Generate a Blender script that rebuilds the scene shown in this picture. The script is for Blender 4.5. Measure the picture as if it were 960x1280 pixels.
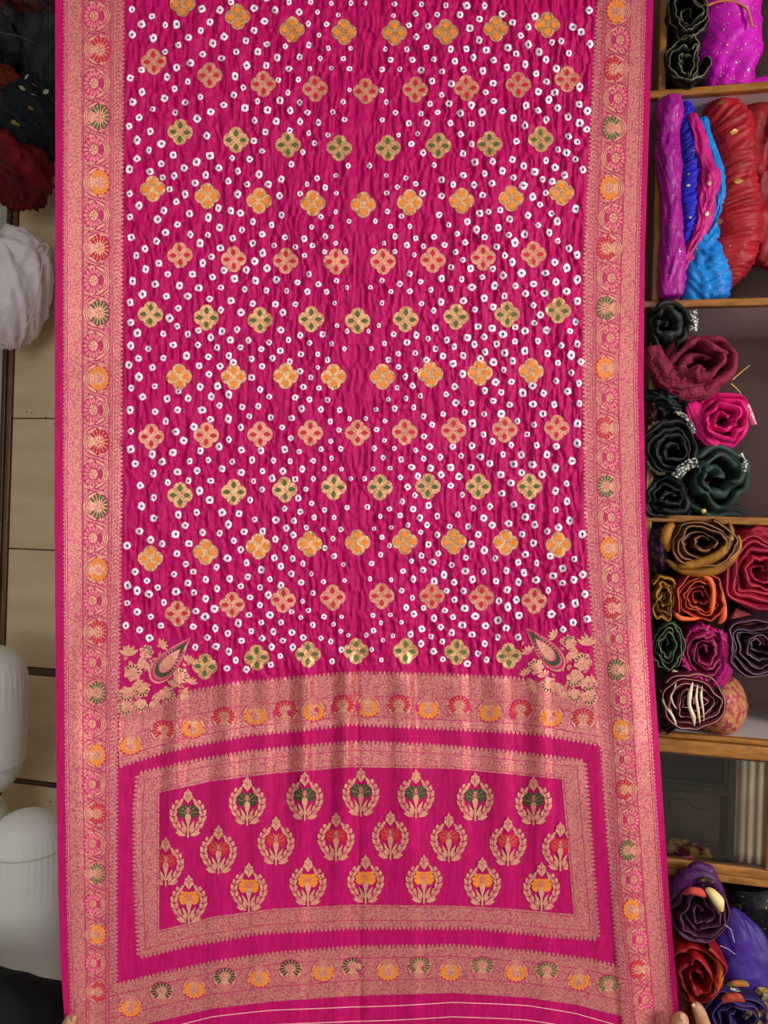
import bpy, math, random
import numpy as np
from mathutils import Vector, Matrix

for o in list(bpy.data.objects): bpy.data.objects.remove(o, do_unlink=True)
SC = bpy.context.scene
C = SC.collection
PI = math.pi

# ------------------------------------------------------------------ camera
F = 940.0                                   # focal length in pixels of the 960x1280 frame
CAMZ = 1.35
ROLL = math.radians(1.8)
cr, sr = math.cos(ROLL), math.sin(ROLL)
cam = bpy.data.cameras.new('camera'); camo = bpy.data.objects.new('camera', cam); C.objects.link(camo)
cam.sensor_fit = 'HORIZONTAL'; cam.sensor_width = 36; cam.lens = 36 * F / 960; cam.clip_start = 0.02
camo.matrix_world = Matrix(((cr, -sr, 0, 0), (0, 0, -1, 0), (sr, cr, 0, CAMZ), (0, 0, 0, 1)))
SC.camera = camo
# ------------------------------------------------------------------ light
w = bpy.data.worlds.new('world'); SC.world = w; w.use_nodes = True
w.node_tree.nodes['Background'].inputs[0].default_value = (0.86, 0.93, 1.0, 1)
w.node_tree.nodes['Background'].inputs[1].default_value = 0.22
def area(name, loc, target, sx, sy, power, col):
    l = bpy.data.lights.new(name, 'AREA'); l.shape = 'RECTANGLE'; l.size = sx; l.size_y = sy; l.energy = power; l.color = col
    o = bpy.data.objects.new(name, l); C.objects.link(o); o.location = loc
    o.rotation_euler = (Vector(target) - Vector(loc)).to_track_quat('-Z', 'Y').to_euler(); return o
area('shopfront_daylight', (2.9, -0.9, 2.0), (0.1, 1.6, 1.1), 0.8, 1.2, 125, (1.0, 0.95, 0.88))
area('left_fill_light', (-1.0, -2.6, 1.45), (-0.5, 1.8, 1.1), 1.2, 1.9, 38, (0.97, 0.99, 1.0))  # added fill from the left for wall and bolsters, no doorway known there
area('ceiling_fill_light', (-0.3, -0.6, 2.66), (-0.3, -0.6, 0), 1.2, 0.12, 16, (1.0, 0.98, 0.94))  # added overhead fill for overall brightness, no tube lamp known
vs = SC.view_settings; vs.view_transform = 'Standard'; vs.look = 'None'; vs.exposure = 0.0; vs.gamma = 1.0; vs.use_curve_mapping = False

# ------------------------------------------------------------------ helpers
rnd = random.Random(7)
ORG = {}
def ray(x, y):
    u = (np.asarray(x, float) - 480) / F; v = (np.asarray(y, float) - 640) / F
    return u * cr + v * sr, u * sr - v * cr
def P(x, y, d):
    wx, wz = ray(x, y); d = np.asarray(d, float)
    return np.stack(np.broadcast_arrays(wx * d, d, CAMZ + wz * d), -1)
YAW = math.radians(12)
TV = np.array((math.cos(YAW), -math.sin(YAW), 0)); NV = np.array((math.sin(YAW), math.cos(YAW), 0)); ZV = np.array((0, 0, 1.0))
PN = 0.74 * NV[0] + 1.72 * NV[1]
def SP(x, y, off=0.0):
    'pixel to a point on the plane `off` metres behind the front of the shelves'
    wx, wz = ray(x, y); d = (PN + off) / (wx * NV[0] + NV[1])
    return np.stack(np.broadcast_arrays(wx * d, d, CAMZ + wz * d), -1)
def lin(h):
    if isinstance(h, str): c = [int(h[i:i + 2], 16) / 255 for i in (0, 2, 4)]
    else: c = [v / 255 for v in h]
    return tuple((v / 12.92 if v <= 0.04045 else ((v + 0.055) / 1.055) ** 2.4) for v in c) + (1,)
def _h(i, j, s):
    v = np.sin(i * 127.1 + j * 311.7 + s * 74.7) * 43758.5453
    return (v - np.floor(v)) * 2 - 1
def vn(x, y, s=0.0):
    x = np.asarray(x, float); y = np.asarray(y, float)
    i = np.floor(x); j = np.floor(y); fx = x - i; fy = y - j
    fx = fx * fx * fx * (fx * (fx * 6 - 15) + 10); fy = fy * fy * fy * (fy * (fy * 6 - 15) + 10)
    a = _h(i, j, s); b = _h(i + 1, j, s); c = _h(i, j + 1, s); d = _h(i + 1, j + 1, s)
    return (a * (1 - fx) + b * fx) * (1 - fy) + (c * (1 - fx) + d * fx) * fy
def sm(e0, e1, x):
    t = np.clip((np.asarray(x, float) - e0) / (e1 - e0), 0, 1); return t * t * (3 - 2 * t)

def mk(name, V, Fs, mats, parent=None, midx=None, uv=None, smooth=True, label=None, cat=None, group=None, kind=None, org=None):
    V = np.asarray(V, float).reshape(-1, 3)
    if parent is not None: o0 = ORG[parent.name]
    elif org is not None: o0 = np.asarray(org, float)
    else: o0 = np.array((V[:, 0].mean(), V[:, 1].mean(), V[:, 2].min()))
    me = bpy.data.meshes.new(name)
    if isinstance(Fs, np.ndarray):
        n, k = Fs.shape
        me.vertices.add(len(V)); me.vertices.foreach_set('co', (V - o0).astype(np.float32).ravel())
        me.loops.add(n * k); me.loops.foreach_set('vertex_index', Fs.astype(np.int32).ravel())
        me.polygons.add(n); me.polygons.foreach_set('loop_start', np.arange(0, n * k, k, dtype=np.int32))
        me.update(calc_edges=True)
    else:
        me.from_pydata((V - o0).tolist(), [], Fs)
    for m in (mats if isinstance(mats, (list, tuple)) else [mats]): me.materials.append(m)
    if midx is not None: me.polygons.foreach_set('material_index', np.asarray(midx, np.int32))
    if uv is not None:
        lay = me.uv_layers.new(name='UVMap'); li = np.empty(len(me.loops), np.int32); me.loops.foreach_get('vertex_index', li)
        lay.data.foreach_set('uv', np.asarray(uv, np.float32)[li].ravel())
    if smooth: me.polygons.foreach_set('use_smooth', np.ones(len(me.polygons), bool))
    me.validate(); me.update()
    o = bpy.data.objects.new(name, me); C.objects.link(o)
    if parent is not None: o.parent = parent
    else: o.location = o0
    ORG[o.name] = o0
    tag(o, label, cat, group, kind)
    return o
def tag(o, label=None, cat=None, group=None, kind=None):
    if label: o['label'] = label
    if cat: o['category'] = cat
    if group: o['group'] = group
    if kind: o['kind'] = kind
    return o
def thing(name, org, label=None, cat=None, group=None, kind=None):
    o = bpy.data.objects.new(name, None); C.objects.link(o); o.location = org; o.empty_display_size = 0.1
    ORG[o.name] = np.asarray(org, float); return tag(o, label, cat, group, kind)
def gridf(nr, nc, wrap=False):
    r = np.arange(nr - 1)[:, None]; c = np.arange(nc if wrap else nc - 1)[None, :]
    a = r * nc + c; b = r * nc + (c + 1) % nc
    return np.stack([a, b, b + nc, a + nc], -1).reshape(-1, 4)
def boxv(o, A, B, D):
    o, A, B, D = map(lambda q: np.asarray(q, float), (o, A, B, D))
    return np.array([o, o + A, o + A + B, o + B, o + D, o + A + D, o + A + B + D, o + B + D])
BOXF = [(0, 3, 2, 1), (4, 5, 6, 7), (0, 1, 5, 4), (1, 2, 6, 5), (2, 3, 7, 6), (3, 0, 4, 7)]
def box(name, o, A, B, D, mat, bevel=0.0, **k):
    ob = mk(name, boxv(o, A, B, D), BOXF, mat, smooth=False, **k)
    if bevel:
        m = ob.modifiers.new('bevel', 'BEVEL'); m.width = bevel; m.segments = 3; m.limit_method = 'NONE'
        ob.data.polygons.foreach_set('use_smooth', np.ones(len(ob.data.polygons), bool))
    return ob
def tubegeo(pts, r, seg=8):
    pts = np.asarray(pts, float); n = len(pts); vr = np.ndim(r) > 0; r = np.broadcast_to(np.asarray(r, float), (n,))
    if 3 <= n < 12:                                        # round off coarse paths, close their ends
        m_ = 36; t = np.linspace(0, n - 1, m_); ker = np.hanning(13)[1:-1]; ker /= ker.sum()
        sm1 = lambda v: np.convolve(np.concatenate([2 * v[0] - v[5:0:-1], v, 2 * v[-1] - v[-2:-7:-1]]), ker, 'valid')
        pts = np.stack([sm1(np.interp(t, range(n), pts[:, k])) for k in range(3)], 1); r = np.interp(t, range(n), r); n = m_
        if vr: e = np.minimum(1, np.minimum(np.arange(n), n - 1 - np.arange(n)) / 5); r = r * np.sqrt(np.clip(1 - (1 - e) ** 2, .0004, 1))
    T = np.gradient(pts, axis=0); T /= np.linalg.norm(T, axis=1)[:, None] + 1e-9
    up = np.array((0.13, 0.9, 0.31)); S = np.cross(T, up); S /= np.linalg.norm(S, axis=1)[:, None] + 1e-9; U = np.cross(S, T)
    a = np.linspace(0, 2 * PI, seg, endpoint=False)
    V = pts[:, None] + r[:, None, None] * (np.cos(a)[None, :, None] * S[:, None] + np.sin(a)[None, :, None] * U[:, None])
    return V.reshape(-1, 3), gridf(n, seg, True)

# ------------------------------------------------------------------ materials
def newmat(name):
    m = bpy.data.materials.new(name); m.use_nodes = True
    nt = m.node_tree; b = nt.nodes['Principled BSDF']; return m, nt, b
def N(nt, t, **kw):
    n = nt.nodes.new(t)
    for k, v in kw.items():
        if k.startswith('i_'): n.inputs[k[2:].replace('_', ' ')].default_value = v
        else: setattr(n, k, v)
    return n
def mixc(nt, fac, a, b):
    n = N(nt, 'ShaderNodeMix', data_type='RGBA')
    for s, v in ((0, fac), (6, a), (7, b)):
        if hasattr(v, 'is_output'): nt.links.new(v, n.inputs[s])
        else: n.inputs[s].default_value = v
    return n.outputs[2]
def ramp(nt, src, a, b):
    n = N(nt, 'ShaderNodeMapRange'); nt.links.new(src, n.inputs[0]); n.inputs[1].default_value = a; n.inputs[2].default_value = b
    return n.outputs[0]
def cloth(name, col, col2=None, scale=18, rough=0.75, bump=0.25, bscale=90, sheen=0.0, stretch=(1, 1, 1), metal=0.0, amt=1.0):
    m, nt, b = newmat(name)
    tc = N(nt, 'ShaderNodeTexCoord'); mp = N(nt, 'ShaderNodeMapping'); mp.inputs['Scale'].default_value = stretch
    nt.links.new(tc.outputs['Object'], mp.inputs[0])
    n1 = N(nt, 'ShaderNodeTexNoise', i_Scale=scale, i_Detail=3.0); nt.links.new(mp.outputs[0], n1.inputs['Vector'])
    c1 = lin(col); c2 = lin(col2) if col2 else tuple(v * 0.62 for v in c1[:3]) + (1,)
    nt.links.new(mixc(nt, ramp(nt, n1.outputs[0], 0.5 - .16 / amt, 0.5 + .16 / amt), c1, c2), b.inputs['Base Color'])
    b.inputs['Roughness'].default_value = rough; b.inputs['Metallic'].default_value = metal
    b.inputs['Sheen Weight'].default_value = sheen; b.inputs['Specular IOR Level'].default_value = 0.3
    if bump:
        n2 = N(nt, 'ShaderNodeTexNoise', i_Scale=bscale, i_Detail=4.0); nt.links.new(mp.outputs[0], n2.inputs['Vector'])
        bp = N(nt, 'ShaderNodeBump', i_Strength=bump, i_Distance=0.004); nt.links.new(n2.outputs[0], bp.inputs['Height']); nt.links.new(bp.outputs[0], b.inputs['Normal'])
    return m
def plain(name, col, rough=0.5, metal=0.0, spec=0.4):
    m, nt, b = newmat(name); b.inputs['Base Color'].default_value = lin(col); b.inputs['Roughness'].default_value = rough
    b.inputs['Metallic'].default_value = metal; b.inputs['Specular IOR Level'].default_value = spec; return m
def wood(name, a, b_, scale=6, rough=0.35, axis='X'):
    m, nt, b = newmat(name); tc = N(nt, 'ShaderNodeTexCoord'); mp = N(nt, 'ShaderNodeMapping')
    mp.inputs['Scale'].default_value = (1.5, 14, 14) if axis == 'X' else (14, 14, 1.5)
    nt.links.new(tc.outputs['Object'], mp.inputs[0])
    n1 = N(nt, 'ShaderNodeTexNoise', i_Scale=scale, i_Detail=5.0, i_Distortion=0.6); nt.links.new(mp.outputs[0], n1.inputs['Vector'])
    nt.links.new(mixc(nt, ramp(nt, n1.outputs[0], 0.33, 0.67), lin(a), lin(b_)), b.inputs['Base Color'])
    b.inputs['Roughness'].default_value = rough; b.inputs['Coat Weight'].default_value = 0.25; return m
def weave(name, col, col2, fac_lo, fac_hi, freq=30, metal=0.3, rough=0.42, bump=0.3, spec=0.5):
    'woven zari: fine two-tone grain laid out in cloth coordinates'
    m, nt, b = newmat(name); tc = N(nt, 'ShaderNodeTexCoord')
    v = N(nt, 'ShaderNodeTexVoronoi', i_Scale=freq, i_Randomness=1.0); nt.links.new(tc.outputs['UV'], v.inputs['Vector'])
    n1 = N(nt, 'ShaderNodeTexNoise', i_Scale=freq * 0.35, i_Detail=4.0); nt.links.new(tc.outputs['UV'], n1.inputs['Vector'])
    ad = N(nt, 'ShaderNodeMath', operation='ADD'); nt.links.new(v.outputs['Distance'], ad.inputs[0])
    mu = N(nt, 'ShaderNodeMath', operation='MULTIPLY_ADD'); nt.links.new(n1.outputs[0], mu.inputs[0]); mu.inputs[1].default_value = 0.4; mu.inputs[2].default_value = -0.2
    nt.links.new(mu.outputs[0], ad.inputs[1])
    nt.links.new(mixc(nt, ramp(nt, ad.outputs[0], fac_lo, fac_hi), lin(col), lin(col2)), b.inputs['Base Color'])
    b.inputs['Metallic'].default_value = metal; b.inputs['Roughness'].default_value = rough; b.inputs['Specular IOR Level'].default_value = spec
    bp = N(nt, 'ShaderNodeBump', i_Strength=bump, i_Distance=0.001); nt.links.new(v.outputs['Distance'], bp.inputs['Height']); nt.links.new(bp.outputs[0], b.inputs['Normal'])
    return m

M = {}
def silk(name, a, b_):
    m, nt, b = newmat(name); tc = N(nt, 'ShaderNodeTexCoord'); mp = N(nt, 'ShaderNodeMapping'); mp.inputs['Scale'].default_value = (9, 1.6, 1)
    nt.links.new(tc.outputs['UV'], mp.inputs[0])
    n1 = N(nt, 'ShaderNodeTexNoise', i_Scale=3.0, i_Detail=4.0); nt.links.new(mp.outputs[0], n1.inputs['Vector'])
    nt.links.new(mixc(nt, ramp(nt, n1.outputs[0], 0.35, 0.65), lin(a), lin(b_)), b.inputs['Base Color'])
    b.inputs['Roughness'].default_value = 0.5; b.inputs['Specular IOR Level'].default_value = 0.14
    n2 = N(nt, 'ShaderNodeTexNoise', i_Scale=14.0, i_Detail=5.0); nt.links.new(mp.outputs[0], n2.inputs['Vector'])
    bp = N(nt, 'ShaderNodeBump', i_Strength=0.35, i_Distance=0.002); nt.links.new(n2.outputs[0], bp.inputs['Height']); nt.links.new(bp.outputs[0], b.inputs['Normal'])
    return m
M['silk'] = silk('magenta_silk', 'BE0E64', 'A80858')
M['zari'] = weave('zari_weave', 'DE9C84', 'C2506C', 0.1, 0.8, 52, metal=.45, rough=.40)
M['zari_pale'] = weave('zari_leaf', 'E0A582', 'D88578', 0.35, 0.75, 40, rough=0.38)
M['zari_gold'] = weave('zari_gold', 'D9AA78', 'BE8458', 0.3, 0.7, 34, metal=0.4, rough=0.36)
M['zari_rose'] = weave('zari_rose', 'DE9A7C', 'C87866', 0.3, 0.7, 36, metal=0.35, rough=0.38)
M['zari_pink'] = weave('zari_pink_petal', 'E88088', 'D85A78', 0.3, 0.7, 40, metal=0.15)
M['deep'] = weave('deep_pink_weave', 'C21E62', 'B01656', 0.3, 0.7, 34, metal=0.0, rough=0.55)
M['red'] = weave('red_thread', 'CC0830', 'B80529', 0.3, 0.7, 44, metal=0.0, rough=0.6)
M['green'] = weave('green_thread', '58662C', '485824', 0.3, 0.7, 44, metal=0.0, rough=0.6)
M['dgreen'] = weave('dark_green_thread', '37441F', '2C381A', 0.3, 0.7, 44, metal=0.0, rough=0.6)
M['orange'] = weave('orange_thread', 'EF8A1E', 'E07A14', 0.3, 0.7, 44, metal=0.0, rough=0.6)
M['white'] = plain('tie_dye_white', 'EFE2F0', 0.8)
M['dotcore'] = plain('tie_dye_core', '6E4468', 0.8)
M['thread'] = plain('pale_thread', 'F0B4B8', 0.6)
M['wood'] = wood('varnished_teak', 'A06A2C', '7C4C1A')
M['woodv'] = wood('varnished_teak_upright', 'A06A2C', '7C4C1A', axis='Z')
M['darkwood'] = wood('dark_brown_batten', '4A3020', '38220F')
M['lam_white'] = plain('white_laminate', 'C9C2C8', 0.22, 0, 0.5)
M['lam_mauve'] = plain('mauve_laminate', '7A5C55', 0.35, 0, 0.5)
M['black'] = plain('black', '0C0C0E', 0.7)

# ------------------------------------------------------------------ room shell
m, nt, b = newmat('beige_laminate'); tc = N(nt, 'ShaderNodeTexCoord'); mp = N(nt, 'ShaderNodeMapping'); mp.inputs['Scale'].default_value = (1.2, 1.2, 7)
nt.links.new(tc.outputs['Object'], mp.inputs[0]); n1 = N(nt, 'ShaderNodeTexNoise', i_Scale=3.0, i_Detail=5.0); nt.links.new(mp.outputs[0], n1.inputs['Vector'])
nt.links.new(mixc(nt, ramp(nt, n1.outputs[0], .3, .7), lin('D8C4A0'), lin('C8B28E')), b.inputs['Base Color']); b.inputs['Roughness'].default_value = 0.4
M['panel'] = m
M['wall'] = plain('grey_plaster', 'A8A090', 0.85); M['floor'] = plain('grey_floor', '8A8378', 0.6); M['joint'] = plain('dark_joint', '2C241C', 0.8)
WOFF = 0.16                                               # the wall behind the left of the cloth, behind the shelf fronts
def tcoord(p): return float(np.dot(p, TV))
def fr(a, z, off):                                        # shelf frame -> world
    return TV * a + NV * (PN + off) + ZV * z
A_L = tcoord(SP(-500, 640, WOFF)); A_R = tcoord(SP(1250, 640, WOFF))
box('floor', (-3, -3.5, -0.06), (6.5, 0, 0), (0, 7.5, 0), (0, 0, 0.06), M['floor'], kind='structure')
box('ceiling', (-3, -3.5, 2.75), (6.5, 0, 0), (0, 7.5, 0), (0, 0, 0.06), M['wall'], kind='structure')
wb = box('wall_back', fr(A_L, 0, WOFF + 0.36), TV * (A_R - A_L), NV * 0.08, ZV * 2.75, M['wall'], kind='structure')
WALLF = WOFF
# wall build-up on the left: joints between laminate sheets, brown battens
xs_l = tcoord(SP(17, 480, WOFF)); xs_r = tcoord(SP(600, 640, WOFF))
def zat(x, y, off): return float(SP(x, y, off)[2])
box('wall_core', fr(xs_l - 0.5, 0, WOFF + 0.015), TV * (xs_r - xs_l + 0.5), NV * 0.345, ZV * 2.75, M['joint'], parent=wb)
zj = [2.75] + [zat(45, y, WOFF) for y in (195, 358.5, 523, 687)]
zb1 = (zat(52, 835.5, WOFF), zat(52, 844, WOFF)); zb2 = (zat(50, 977, WOFF), zat(50, 982, WOFF))
rows = [(zj[i + 1], zj[i]) for i in range(4)] + [(zb1[0], zj[4]), (zb2[0], zb1[1]), (0.0, zb2[1])]
xm = (xs_l + xs_r) / 2
for z0, z1 in rows:
    for a0, a1 in ((xs_l, xm), (xm, xs_r)):
        box('wall_panel', fr(a0 + 0.0015, z0 + 0.0018, WOFF), TV * (a1 - a0 - 0.003), NV * 0.014, ZV * (z1 - z0 - 0.0036), M['panel'], bevel=0.001, parent=wb)
for z1, z0 in (zb1, zb2):
    box('batten', fr(xs_l, z0, WOFF - 0.004), TV * (xs_r - xs_l), NV * 0.016, ZV * (z1 - z0), M['darkwood'], bevel=0.001, parent=wb)
box('corner_strip', fr(xs_l - 0.034, 0, WOFF - 0.012), TV * 0.016, NV * 0.026, ZV * 2.75, M['darkwood'], bevel=0.003, parent=wb)
box('corner_strip', fr(xs_l - 0.018, 0, WOFF - 0.006), TV * 0.017, NV * 0.02, ZV * 2.75, wood('mid_brown_strip', '6B4E34', '58402A', axis='Z'), bevel=0.003, parent=wb)
box('door_1', fr(xs_l - 0.5, 0, WOFF - 0.002), TV * 0.465, NV * 0.016, ZV * 2.75, plain('pale_grey_paint', 'A9A89C', 0.5), kind='structure')
for x, y in ((39, 408), (55, 412), (33, 515), (39.5, 516), (57, 522), (68, 530), (63, 1002)):
    c = SP(x, y, WOFF - 0.0006); a = np.linspace(0, 2 * PI, 8, endpoint=False)
    mk('nail_hole', [c + 0.0024 * (math.cos(t) * TV + math.sin(t) * ZV) for t in a] + [c + 0.0024 * (math.cos(t) * TV + math.sin(t) * ZV) + NV * .001 for t in a],
       [tuple(range(8))] + [(i, (i + 1) % 8, 8 + (i + 1) % 8, 8 + i) for i in range(8)], M['black'], parent=wb, smooth=False)
box('wall_left', (-2.6, -3.0, 0), (0.08, 0, 0), (0, 6.5, 0), (0, 0, 2.75), M['wall'], kind='structure')

# ------------------------------------------------------------------ shelf unit
SD = 0.33
aP = tcoord(SP(828.5, 60, 0)); aE = tcoord(SP(1120, 640, 0)); aS = tcoord(SP(640, 640, 0))
unit = thing('shelf_unit', fr((aS + aE) / 2, 0, 0), 'tall varnished teak shelf unit packed with rolled sarees, glass door low down', 'shelf')
box('back_panel', fr(aS, 0, SD), TV * (aE - aS), NV * 0.02, ZV * 2.75, M['lam_mauve'], parent=unit)
def zs(x, y): return zat(x, y, 0)
def post(a, wd=0.0165):
    box('divider', fr(a - wd / 2 + .001, 0, 0.014), TV * (wd - .002), NV * (SD - 0.014), ZV * 2.74, M['lam_mauve'], parent=unit)
    box('post', fr(a - wd / 2, 0, -0.004), TV * wd, NV * 0.02, ZV * 2.74, M['woodv'], bevel=0.003, parent=unit)
post(aP); post(aE); post(aS)
levels = [(zs(900, 107.5), zs(900, 117)), (zs(900, 374), zs(900, 383.5)), (zs(935, 646.5), zs(935, 656)), (zs(890, 919.5), zs(890, 926))]
for i, (z1, z0) in enumerate(levels):
    box('shelf_board', fr(aS, z0 + .0015, 0.012), TV * (aE - aS), NV * (SD - 0.012), ZV * (z1 - z0 - .003), M['lam_white'], parent=unit)
    box('edge_strip', fr(aS, z0, -0.006), TV * (aE - aS), NV * 0.02, ZV * (z1 - z0), M['wood'], bevel=0.003, parent=unit)
# glass door and the boards around it
zt1, zt0 = zs(890, 926.5), zs(890, 944); zb1_, zb0_ = zs(893, 1077.5), zs(893, 1090); zl1, zl0 = zs(900, 1091), zs(900, 1101)
aD = tcoord(SP(957.5, 1010, 0)); aDL = aS + 0.02
door = box('door', fr(aDL, zt0, -0.012), TV * (aD + .02 - aDL), NV * 0.022, ZV * (zt1 - zt0), M['wood'], bevel=0.004, parent=unit)
box('rail', fr(aDL, zb0_, -0.012), TV * (aD + .02 - aDL), NV * 0.022, ZV * (zb1_ - zb0_), M['wood'], bevel=0.005, parent=door)
box('rail_bead', fr(aDL, zt0 - .004, -0.006), TV * (aD - aDL), NV * 0.014, ZV * .004, M['darkwood'], parent=door)
box('rail_bead', fr(aDL, zb1_, -0.006), TV * (aD - aDL), NV * 0.014, ZV * .003, M['darkwood'], parent=door)
box('stile', fr(aD, zb0_ + .001, -0.0115), TV * 0.03, NV * 0.021, ZV * (zt1 - zb0_ - .002), M['woodv'], bevel=0.004, parent=door)
mg, nt, b = newmat('cabinet_glass'); out = nt.nodes['Material Output']
tr = N(nt, 'ShaderNodeBsdfTransparent'); tr.inputs[0].default_value = (0.86, 0.88, 0.86, 1); gl = N(nt, 'ShaderNodeBsdfGlossy', i_Roughness=0.05); gl.inputs[0].default_value = (.9, .9, .9, 1)
mx = N(nt, 'ShaderNodeMixShader'); frn = N(nt, 'ShaderNodeFresnel', i_IOR=1.5); nt.links.new(frn.outputs[0], mx.inputs[0]); nt.links.new(tr.outputs[0], mx.inputs[1]); nt.links.new(gl.outputs[0], mx.inputs[2]); nt.links.new(mx.outputs[0], out.inputs[0])
box('glass_pane', fr(aDL, zb1_ - .003, 0), TV * (aD - aDL + .003), NV * 0.004, ZV * (zt0 - zb1_ + .006), mg, parent=door)
box('shelf_board', fr(aS, zl0 + .001, 0.012), TV * (aE - aS), NV * (SD - .012), ZV * (zl1 - zl0 - .002), M['lam_mauve'], parent=unit)
box('edge_strip', fr(aS, zl0, -0.008), TV * (aE - aS), NV * 0.022, ZV * (zl1 - zl0), M['wood'], bevel=0.003, parent=unit)
box('shelf_board', fr(aS, 0.06, 0.012), TV * (aE - aS), NV * (SD - .012), ZV * 0.02, M['lam_white'], parent=unit)
# reflections in the glass, modelled as solid things behind it
cabm = plain('cabinet_brown', '6A564A', .4); CO = .05
box('reflection_panel', fr(aS + .01, zl1, .12), TV * (aE - aS - .02), NV * .01, ZV * (levels[3][1] - zl1), cabm, parent=unit)
zlo, zhi = zat(890, 980, CO), zat(890, 940, CO)
a0 = tcoord(SP(760, 960, CO)); a1 = tcoord(SP(904, 960, CO))
bxroot = thing('reflected_box', fr((a0 + a1) / 2, zat(890, 994, CO), CO + .03), 'reflection of a dark navy box on a brown ledge, modelled behind the cabinet glass', 'box')
rimm = plain('slate_rim', '2C3438', .4)
box('body', fr(a0, zlo, CO), TV * (a1 - a0), NV * .06, ZV * (zhi - zlo), plain('navy_black', '0C1218', .3), bevel=.004, parent=bxroot)
box('rim', fr(a0, zlo - .004, CO - .008), TV * (a1 - a0 + .008), NV * .02, ZV * .007, rimm, bevel=.002, parent=bxroot)
box('rim', fr(a1, zlo + .004, CO - .008), TV * .010, NV * .02, ZV * (zhi - zlo - .004), rimm, bevel=.002, parent=bxroot)
zle = zat(890, 993, CO)
box('ledge', fr(a0, zle, CO - .01), TV * (a1 - a0 + .02), NV * .075, ZV * (zlo - .004 - zle), plain('brown_ledge', '3C2E24', .5), bevel=.002, parent=bxroot)
a2 = tcoord(SP(914, 1000, CO)); zc0 = zl1 + .002
box('reflected_upright', fr(a2 - .008, zl1, CO - .01), TV * .015, NV * .08, ZV * (levels[3][1] - zl1), plain('brown_upright', '4A3628', .5), parent=unit)
na, nz = 60, 12; a3 = a2 + .010; aa = np.linspace(a3, a3 + .13, na); zz = np.linspace(zc0, levels[3][1] - .004, nz)
AA, ZZ = np.meshgrid(aa, zz); off = CO + .012 + 0.0025 * np.sin((AA - a3) * 330) + .003 * vn(AA * 60, ZZ * 3, 4)
V = TV * AA[..., None] + NV * (PN + off)[..., None] + ZV * ZZ[..., None]
dr = mk('reflected_drape', V, gridf(nz, na), cloth('beige_drape', 'A4927E', '8E7C68', 8, bump=.1), label='beige pleated reflection in the cabinet glass, modelled as hanging cloth', cat='reflected_drape')
sd = dr.modifiers.new('s', 'SOLIDIFY'); sd.thickness = .002
pts = [(836, 1010), (836, 1001), (845, 999), (855, 998.5), (861, 1002), (864, 1008), (870, 1011), (886, 1013)]
pp = np.array([SP(x, y, .119) for x, y in pts]); tt = np.linspace(0, len(pp) - 1, 40)
pp = np.stack([np.interp(tt, range(len(pp)), pp[:, k]) for k in range(3)], 1)
V, Fa = tubegeo(pp, .0011, 6); mk('crack', V, Fa, M['black'], parent=unit)

# ------------------------------------------------------------------ the saree: measured lines of the woven pattern (pixels)
def poly(pts): 
    a = np.array(pts, float); return lambda t: np.interp(t, a[:, 0], a[:, 1])
YT, YB = -96, 1304                                         # cloth runs past the frame above and below
xL = [poly(p) for p in (
    [(-100, 69), (0, 69), (320, 69), (640, 68), (960, 70.5), (1100, 72.5), (1200, 75.5), (1280, 81), (1310, 83)],
    [(-100, 80), (320, 80), (640, 80), (960, 82), (1130, 84), (1280, 89), (1310, 91)],
    [(-100, 105), (320, 104), (640, 104), (960, 104), (1280, 108), (1310, 109)],
    [(-100, 138), (320, 137), (640, 135.5), (960, 132), (1280, 132)],
    [(-100, 152), (0, 152), (320, 150), (640, 149), (800, 147), (960, 144), (1120, 143), (1310, 144)])]
xR = [poly(p) for p in (
    [(-100, 820), (0, 817), (320, 806), (480, 804.5), (640, 807), (800, 815), (960, 826), (1120, 836.5), (1280, 850), (1310, 853)],
    [(-100, 810), (0, 807), (320, 799), (480, 796), (640, 800), (800, 807), (960, 817), (1120, 828), (1280, 842), (1310, 845)],
    [(-100, 793), (0, 789), (320, 777), (480, 773), (640, 775), (800, 785), (960, 795), (1120, 804), (1200, 812), (1310, 822)],
    [(-100, 763), (0, 759), (320, 746), (480, 745), (640, 747), (800, 757), (960, 769), (1120, 777), (1200, 787), (1310, 797)],
    [(-100, 752), (0, 749), (320, 733), (480, 732), (640, 734), (800, 744), (960, 755), (1120, 767), (1210, 774), (1310, 784)])]
A_top = poly([(149, 897), (202, 881), (240, 866), (296, 856), (371, 849), (440, 843), (496, 844), (565, 846), (646, 850), (700, 861), (745, 871)])
A_bot = poly([(149, 956), (202, 939), (240, 930), (309, 917), (371, 911), (440, 903), (518, 907), (609, 911), (677, 916), (750, 929)])
B_out = {'t': [(174, 969), (234, 955), (309, 942), (371, 936), (440, 930), (534, 933), (627, 941), (729, 953)],
         'r': [(729, 953), (733, 1000), (739, 1080), (746, 1172)], 'b': [(746, 1172), (690, 1168), (596, 1158), (440, 1158), (327, 1164), (234, 1180), (175, 1195)],
         'l': [(175, 1195), (170, 1086), (170, 1010), (174, 969)]}
B_in = {'t': [(199, 991), (262, 977), (340, 967), (440, 959), (565, 961), (702, 974)], 'r': [(702, 974), (709, 1050), (717, 1143)],
        'b': [(717, 1143), (640, 1136), (565, 1132), (440, 1131), (340, 1136), (265, 1146), (199, 1163)], 'l': [(199, 1163), (199, 991)]}
C_top = poly([(140, 1234), (202, 1219), (265, 1205), (340, 1194), (440, 1186), (565, 1184), (659, 1191), (740, 1202), (785, 1213)])
C_bot = poly([(90, 1300), (140, 1290), (196, 1277), (265, 1261), (340, 1252), (440, 1245), (565, 1241), (659, 1247), (720, 1256), (795, 1275), (850, 1292)])
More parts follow.
